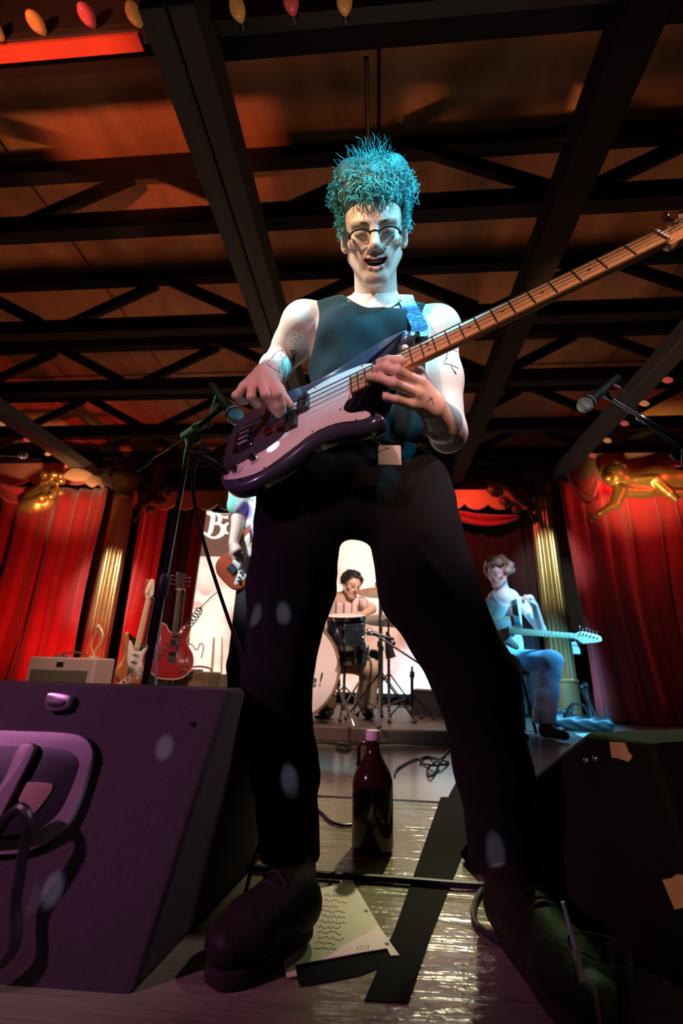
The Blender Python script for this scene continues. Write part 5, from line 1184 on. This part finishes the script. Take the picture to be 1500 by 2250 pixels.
# necklace and strap
nk_ = []
for x, y in ((758, 655), (768, 662), (785, 672), (805, 681), (830, 686), (850, 683), (868, 673), (880, 662)):
    q, n_ = hit(x, y); nk_.append((q if q is not None else atD(x, y, 1.2))+(n_ if n_ is not None else -FWD)*.003)
t = thing('necklace', 'thin black cord necklace with small pendant', 'necklace', nk_[4]); MB().tube(cr(nk_, 6), .0020, 6).build('cord', RUB, t); MB().ball(nk_[4]-UP*.004, (.006, .004, .005), 8).build('pendant', BLK, t)
def ribbon(name, pts, wd, wvec, m, parent, th=.003):
    P_ = cr(pts, 6); vs = []; fs = []
    for i, p in enumerate(P_):
        t_ = nrm(P_[min(i+1, len(P_)-1)]-P_[max(i-1, 0)]); w_ = np.interp(i/(len(P_)-1), np.linspace(0, 1, len(wvec)), range(len(wvec))); k = int(min(w_, len(wvec)-2)); wv = V(wvec[k])*(1-(w_-k))+V(wvec[k+1])*(w_-k)
        wv = nrm(wv-np.dot(wv, t_)*t_); nn = np.cross(t_, wv)
        for a, b in ((1, 1), (1, -1), (-1, -1), (-1, 1)): vs.append(p+wv*wd/2*a+nn*th/2*b)
    for i in range(len(P_)-1):
        for k in range(4): fs.append((i*4+k, i*4+(k+1) % 4, i*4+4+(k+1) % 4, i*4+4+k))
    fs += [(3, 2, 1, 0), (len(vs)-4, len(vs)-3, len(vs)-2, len(vs)-1)]
    return mesh(name, vs, fs, m, parent, auto=30)
strapm = mat('blue_strap', (.022, .05, .14), .4, 0, .8, 70., .5, 100.)
ribbon('strap', [BLOC(.158, .128, -.03), atD(922, 722, 1.10), atD(908, 690, 1.15), atD(894, 664, 1.21), atD(886, 650, 1.30), atD(860, 690, 1.42), atD(790, 780, 1.44), atD(690, 860, 1.40), atD(600, 930, 1.30), BLOC(-.352, 0, -.03)], .042, [RT, RT, RT, tx, tx, tx, UP, UP], strapm, bass)
# ============================================================ BAND MEMBERS BEHIND
def simple_person(label, J, face, zup, skin_c, cloth, hairf, grp=None, step=.0095, hands=(), hs=1., ar=1.):
    """J: joints in world space; cloth: list of (name, material, builder)"""
    base = J['ground']; t = thing('person', label, 'person', base)
    pts = np.stack([V(v) for k, v in J.items()]); lo = pts.min(0)-.16; hi = pts.max(0)+V([.16, .16, .24]); lo[2] = max(lo[2], base[2])
    R_ = orth(V(face), V(zup)); h = J['head']; f = Field(lo, hi, step)
    head_sdf(f, h, R_, hs, smile=False); f.cone(h+R_@V([0, -.02, -.06]), J['neck'], .052, .056, .02)
    ax = nrm(J['shR']-J['shL'])
    f.cone(J['shL'], J['shR'], .055, .055, .03); f.cone(J['neck'], J['pelvis'], .10, .105, .04, sq=(ax, 1.35))
    for s in 'LR':
        f.chain([J['sh'+s], J['el'+s], J['wr'+s]], [V([.05, .040, .028])*ar][0], k=.025); f.chain([J['hip'+s], J['kn'+s], J['an'+s]], [.082, .055, .042], k=.03)
        hd = J.get('hd'+s)
        if hd is not None: hand_sdf(f, J['wr'+s], hd-J['wr'+s], J['pn'+s], 1.0, 1.0 if 'fist' in J else .75, 1 if s == 'R' else -1)
    b = f.build('body', skin, t, lambda v: head_cols(v, h, R_, hs, skin_c, V(skin_c)*V([.8, .5, .5]), .25), relax=1)
    for nm, m, fn, cf in cloth:
        q = Field(lo, hi, step); fn(q); q.build(nm, m, t, cf, relax=1)
    hairf(t, h, R_)
    e = MB(R_, h); 
    for s in (-1, 1):
        e.tube(cr([(s*.018, .084, .020), (s*.034, .082, .026), (s*.05, .070, .020)], 4), .0032, 5); e.tube(cr([(s*.020, .0785, -.001), (s*.033, .082, -.002), (s*.046, .074, -.001)], 4), .002, 5)
    e.build('brows_and_lashes', mat('dark_hair', (.03, .022, .018), .5), t)
    return t
def shoe(t, heel, toe, m=None):
    heel, toe = V(heel, float), V(toe, float); d = nrm(toe-heel); L = np.linalg.norm(toe-heel); sd = np.cross((0, 0, 1), d); z0 = heel[2]
    q = Field(np.minimum(heel, toe)-.08-V([0, 0, 0]), np.maximum(heel, toe)+V([.08, .08, .16]), .008); Q = lambda a, z: heel+d*a*L+V([0, 0, z])
    q.cone(Q(.15, .05), Q(.80, .04), .04, .032, .03, sq=(sd, 1.2)); q.cone(Q(.15, .05), Q(.2, .12), .04, .045, .03); q.half(V([0, 0, z0+.003]), (0, 0, -1)); q.build('shoe', m or leather, t)
# ---- seated guitarist
Yg = 4.12; P = lambda x, y, dy=0.: atY(x, y, Yg+dy)
gfl = atZ(1160, 1625)
J = dict(ground=V([1.30, 4.15, 0]), head=P(1094, 1262, -.04), neck=P(1106, 1318, .02), shL=P(1066, 1332, -.02), shR=P(1146, 1326, .06), elR=P(1188, 1384, .02), wrR=P(1174, 1330, -.16), hdR=P(1162, 1308, -.20), pnR=V([-1, 0, -.2]), fist=P(1160, 1310, -.2),
         elL=P(1052, 1400, -.08), wrL=P(1085, 1398, -.26), hdL=P(1105, 1392, -.30), pnL=V([0, 1, 0]), pelvis=P(1112, 1440, .10), hipL=P(1095, 1450, .08), hipR=P(1132, 1450, .10),
         knL=P(1120, 1462, -.42), anL=P(1128, 1590, -.36), knR=P(1212, 1452, -.22), anR=P(1194, 1582, -.14))
jean = mat('blue_jeans', (.30, .44, .60), .8, 0, .3, 14., .2, 200.)
white = mat('white_cotton', (.78, .76, .74), .8)
def g_shirt(q):
    ax = nrm(J['shR']-J['shL']); q.cone(J['neck'], J['pelvis'], .108, .114, .04, sq=(ax, 1.36)); q.cone(J['shL']*.7+J['shR']*.3, J['shR']*.7+J['shL']*.3, .056, .056, .03)
    q.ell(J['neck']+V([0, -.06, .03]), (.085, .10, .085), sub=True); q.half(J['pelvis']+V([0, 0, -.05]), (0, 0, -1))
def g_jeans(q):
    q.ell(J['pelvis'], (.175, .13, .10), k=.03)
    for s in 'LR': q.chain([J['hip'+s], J['kn'+s], J['an'+s]*.6+J['kn'+s]*.4, J['an'+s]], [.095, .078, .080, .088], k=.03)
    q.half(V([0, 0, .10]), (0, 0, -1)); q.noise(lambda X, Y, Z: .004*np.sin(45*Z+20*X)*np.cos(18*X))
def curly(col, n, rr, mname, up=.55, spread=.09):
    def fn(t, h, R_):
        hm_ = mat(mname, col, .5, 0, .4, 40.); q = Field(h-.2, h+.24, .009)
        q.ell(h+R_@V([0, -.03, .045]), (.088, .10, .088), R_, .01); q.ell(h+R_@V([0, .12, -.03]), (.07, .085, .095), R_, .01, True)
        rg = random.Random(n)
        for k in range(n):
            a, b = rg.uniform(0, 6.28), rg.uniform(-.25, 1.3); d = V([math.cos(a)*math.cos(b), math.sin(a)*math.cos(b), math.sin(b)])
            if d[1] > .3 and d[2] < .5: continue
            q.ell(h+R_@(V([0, -.025, .04])+d*spread), rr*rg.uniform(.6, 1.2), k=.002)
        q.build('hair', hm_, t, relax=0)
        def sm_(r):
            while True:
                d = nrm(r.normal(size=3))
                if d[2] < -.35 or (d[1] > .35 and d[2] < .45): continue
                break
            return h+R_@(V([0, -.025, .04])+d*(spread*.96)), R_@nrm(d+r.normal(size=3)*.4), r.uniform(.01, .03), r.uniform(.008, .015), r.choice([-1, 1])*r.uniform(4, 8)
        v_, f_ = curls(n*6, sm_, .0050, .0025, 8, 4); mesh('curls', v_, f_, hm_, t, auto=0)
    return fn
t = simple_person('curly-haired guitarist in white tank top and blue jeans seated by the column', J, V([-.75, -.62, -.22]), V([-.12, -.1, 1]), (.70, .50, .44), [('tank_top', white, g_shirt, None), ('jeans', jean, g_jeans, None)], curly((.30, .20, .12), 80, .034, 'light_brown_hair', spread=.104), step=.009)
ftz = V([0, 0, 0.]); shoe(t, V([J['anR'][0]-.02, J['anR'][1]+.03, 0]), V([J['anR'][0]+.10, J['anR'][1]-.24, 0])); shoe(t, V([J['anL'][0], J['anL'][1]+.05, 0]), V([J['anL'][0]+.02, J['anL'][1]-.22, 0]))
TR_ = frame_uvw(nrm(TL[1]-TL[0]), nrm(V([-.12, -.96, .25])))
ribbon('strap', [TL[0]+u*.0+TR_@V([.09, .12, -.02]), P(1136, 1370, -.16), P(1130, 1330, -.10), P(1126, 1306, .02), P(1120, 1320, .14), P(1100, 1400, .22)], .05, [V([1, 0, 0])]*4, BLK, tele)
sp = V([J['pelvis'][0], J['pelvis'][1]+.0, 0]); zs = J['pelvis'][2]-.115; t = thing('stool', 'dark stool under the seated guitarist', 'stool', sp)
MB().lathe([(.17, zs-.05), (.18, zs-.03), (.17, zs), (.001, zs+.004)], sp, n=24).build('seat', BLK, t)
for a in (.8, 2.4, 3.9, 5.5): seg(sp+V([.12*math.cos(a), .12*math.sin(a), zs-.04]), sp+V([.2*math.cos(a), .2*math.sin(a), .012]), .012, 'leg', BLKM, t)
# ---- drummer
Yd = 4.30; P = lambda x, y, dy=0.: atY(x, y, Yd+dy)
J = dict(ground=V([-.17, 4.3, RZ]), head=P(772, 1287, -.10), neck=P(752, 1326, -.02), shL=P(722, 1335, 0), shR=P(792, 1328, 0), elR=P(816, 1338, -.20), wrR=P(796, 1352, -.36), hdR=P(786, 1350, -.44), pnR=V([0, 0, -1]),
         elL=P(712, 1392, -.10), wrL=P(728, 1380, -.32), hdL=P(740, 1374, -.40), pnL=V([0, 0, -1]), pelvis=P(756, 1452, .02), hipL=P(738, 1456, 0), hipR=P(780, 1456, 0),
         knL=P(715, 1462, -.42), anL=P(720, 1560, -.36), knR=P(812, 1470, -.40), anR=P(806, 1556, -.30))
def d_shirt(q):
    ax = nrm(J['shR']-J['shL']); q.cone(J['neck'], J['pelvis'], .112, .120, .04, sq=(ax, 1.4)); q.cone(J['shL'], J['shR'], .066, .066, .03)
    for s in 'LR': q.cone(J['sh'+s], J['sh'+s]*.35+J['el'+s]*.65, .066, .060, .02)
    q.ell(J['neck']+V([0, -.07, .05]), (.06, .07, .07), sub=True); q.half(J['pelvis']+V([0, 0, -.06]), (0, 0, -1))
def stripes(v):
    c = np.tile(V([.80, .58, .55]), (len(v), 1)); m = np.abs(((v[:, 0]*1.0)*14) % 1-.5) < .09; c[m] = V([.25, .10, .10]); return c
def d_trs(q):
    q.ell(J['pelvis'], (.18, .14, .11), k=.03)
    for s in 'LR': q.chain([J['hip'+s], J['kn'+s], J['an'+s]], [.098, .08, .07], k=.03)
    q.half(V([0, 0, RZ+.07]), (0, 0, -1))
t = simple_person('drummer in a pink striped shirt with short dark hair behind the kit', J, V([.55, -.80, -.30]), V([.30, -.1, 1]), (.62, .40, .30), [('striped_shirt', mat('striped_cotton', attr='Col', rough=.8), d_shirt, stripes), ('trousers', mat('tan_cotton', (.45, .33, .24), .8), d_trs, None)], curly((.025, .018, .016), 60, .022, 'near_black_hair', spread=.088), step=.009)
shoe(t, J['anR']*V([1, 1, 0])+V([0, .04, RZ]), J['anR']*V([1, 1, 0])+V([.02, -.2, RZ])); shoe(t, J['anL']*V([1, 1, 0])+V([0, .04, RZ]), J['anL']*V([1, 1, 0])+V([0, -.2, RZ]))
for hh, dr in ((J['hdR'], V([-.16, -.20, -.05])), (J['hdL'], V([.12, -.22, -.02]))):
    tag(MB().tube([hh-dr*.4, hh+dr*.9, hh+dr*1.15, hh+dr*1.2], [.007, .006, .004, .006], 8).build('drumstick', mat('stick_wood', (.6, .42, .25), .5)), 'pale wooden drumstick in the drummer\'s hand', 'drumstick', 'the drummer\'s two sticks')
# ---- standing guitarist, mostly hidden behind the bass player
Yk = 3.0; P = lambda x, y, dy=0.: atY(x, y, Yk+dy)
J = dict(ground=V([-.62, 3.0, 0]), head=P(612, 905, -.03), neck=P(608, 970), shL=P(548, 990), shR=P(668, 990), elL=P(524, 1142, .02), wrL=P(513, 1195, -.12), hdL=P(524, 1222, -.18), pnL=V([.25, 1., -.2]),
         elR=P(690, 1110, .0), wrR=P(680, 1130, -.2), hdR=P(684, 1118, -.26), pnR=V([0, 1, 0]), pelvis=P(585, 1285, .06), hipL=P(553, 1296, .06), hipR=P(612, 1296, .06),
         knL=P(528, 1462, .04), anL=P(528, 1626, .08), knR=P(625, 1462, .04), anR=P(628, 1626, .08))
J['anL'][2] = J['anR'][2] = .09
def k_shirt(q):
    ax = nrm(J['shR']-J['shL']); q.cone(J['neck'], J['pelvis'], .118, .130, .04, sq=(ax, 1.38)); q.cone(J['shL'], J['shR'], .068, .068, .03)
    for s in 'LR': q.cone(J['sh'+s], J['sh'+s]*.22+J['el'+s]*.78, .078, .100, .02)
    q.half(J['pelvis']+V([0, 0, .02]), (0, 0, -1)); q.noise(lambda X, Y, Z: .004*np.sin(38*Z+25*X))
def tiedye(v):
    a = np.sin(v[:, 0]*17+3*np.sin(v[:, 2]*11))+np.sin(v[:, 2]*19+2.2*np.cos(v[:, 0]*23)); c = np.tile(V([.78, .84, .84]), (len(v), 1))
    c[a > .75] = V([.36, .26, .66]); c[a < -.7] = V([.22, .66, .50]); c[np.abs(a+.25) < .07] = V([.03, .16, .22]); return c
def k_trs(q):
    q.ell(J['pelvis'], (.185, .135, .12), k=.03)
    for s in 'LR': q.chain([J['hip'+s], J['kn'+s], J['an'+s]], [.105, .085, .08], k=.03)
    q.half(V([0, 0, .06]), (0, 0, -1))
t = simple_person('guitarist in a tie-dye shirt and black trousers standing behind the bass player', J, V([.2, -.9, -.3]), V([0, -.1, 1]), (.70, .46, .38), [('tie_dye_shirt', mat('tie_dye_cotton', attr='Col', rough=.8), k_shirt, tiedye), ('trousers', mat('black_cotton', (.016, .014, .015), .8), k_trs, None)], curly((.06, .04, .03), 60, .02, 'brown_hair', spread=.088), step=.0095, ar=1.22)
shoe(t, V([J['anL'][0], J['anL'][1]+.05, 0]), V([J['anL'][0]-.03, J['anL'][1]-.2, 0])); shoe(t, V([J['anR'][0], J['anR'][1]+.05, 0]), V([J['anR'][0]+.03, J['anR'][1]-.2, 0]))
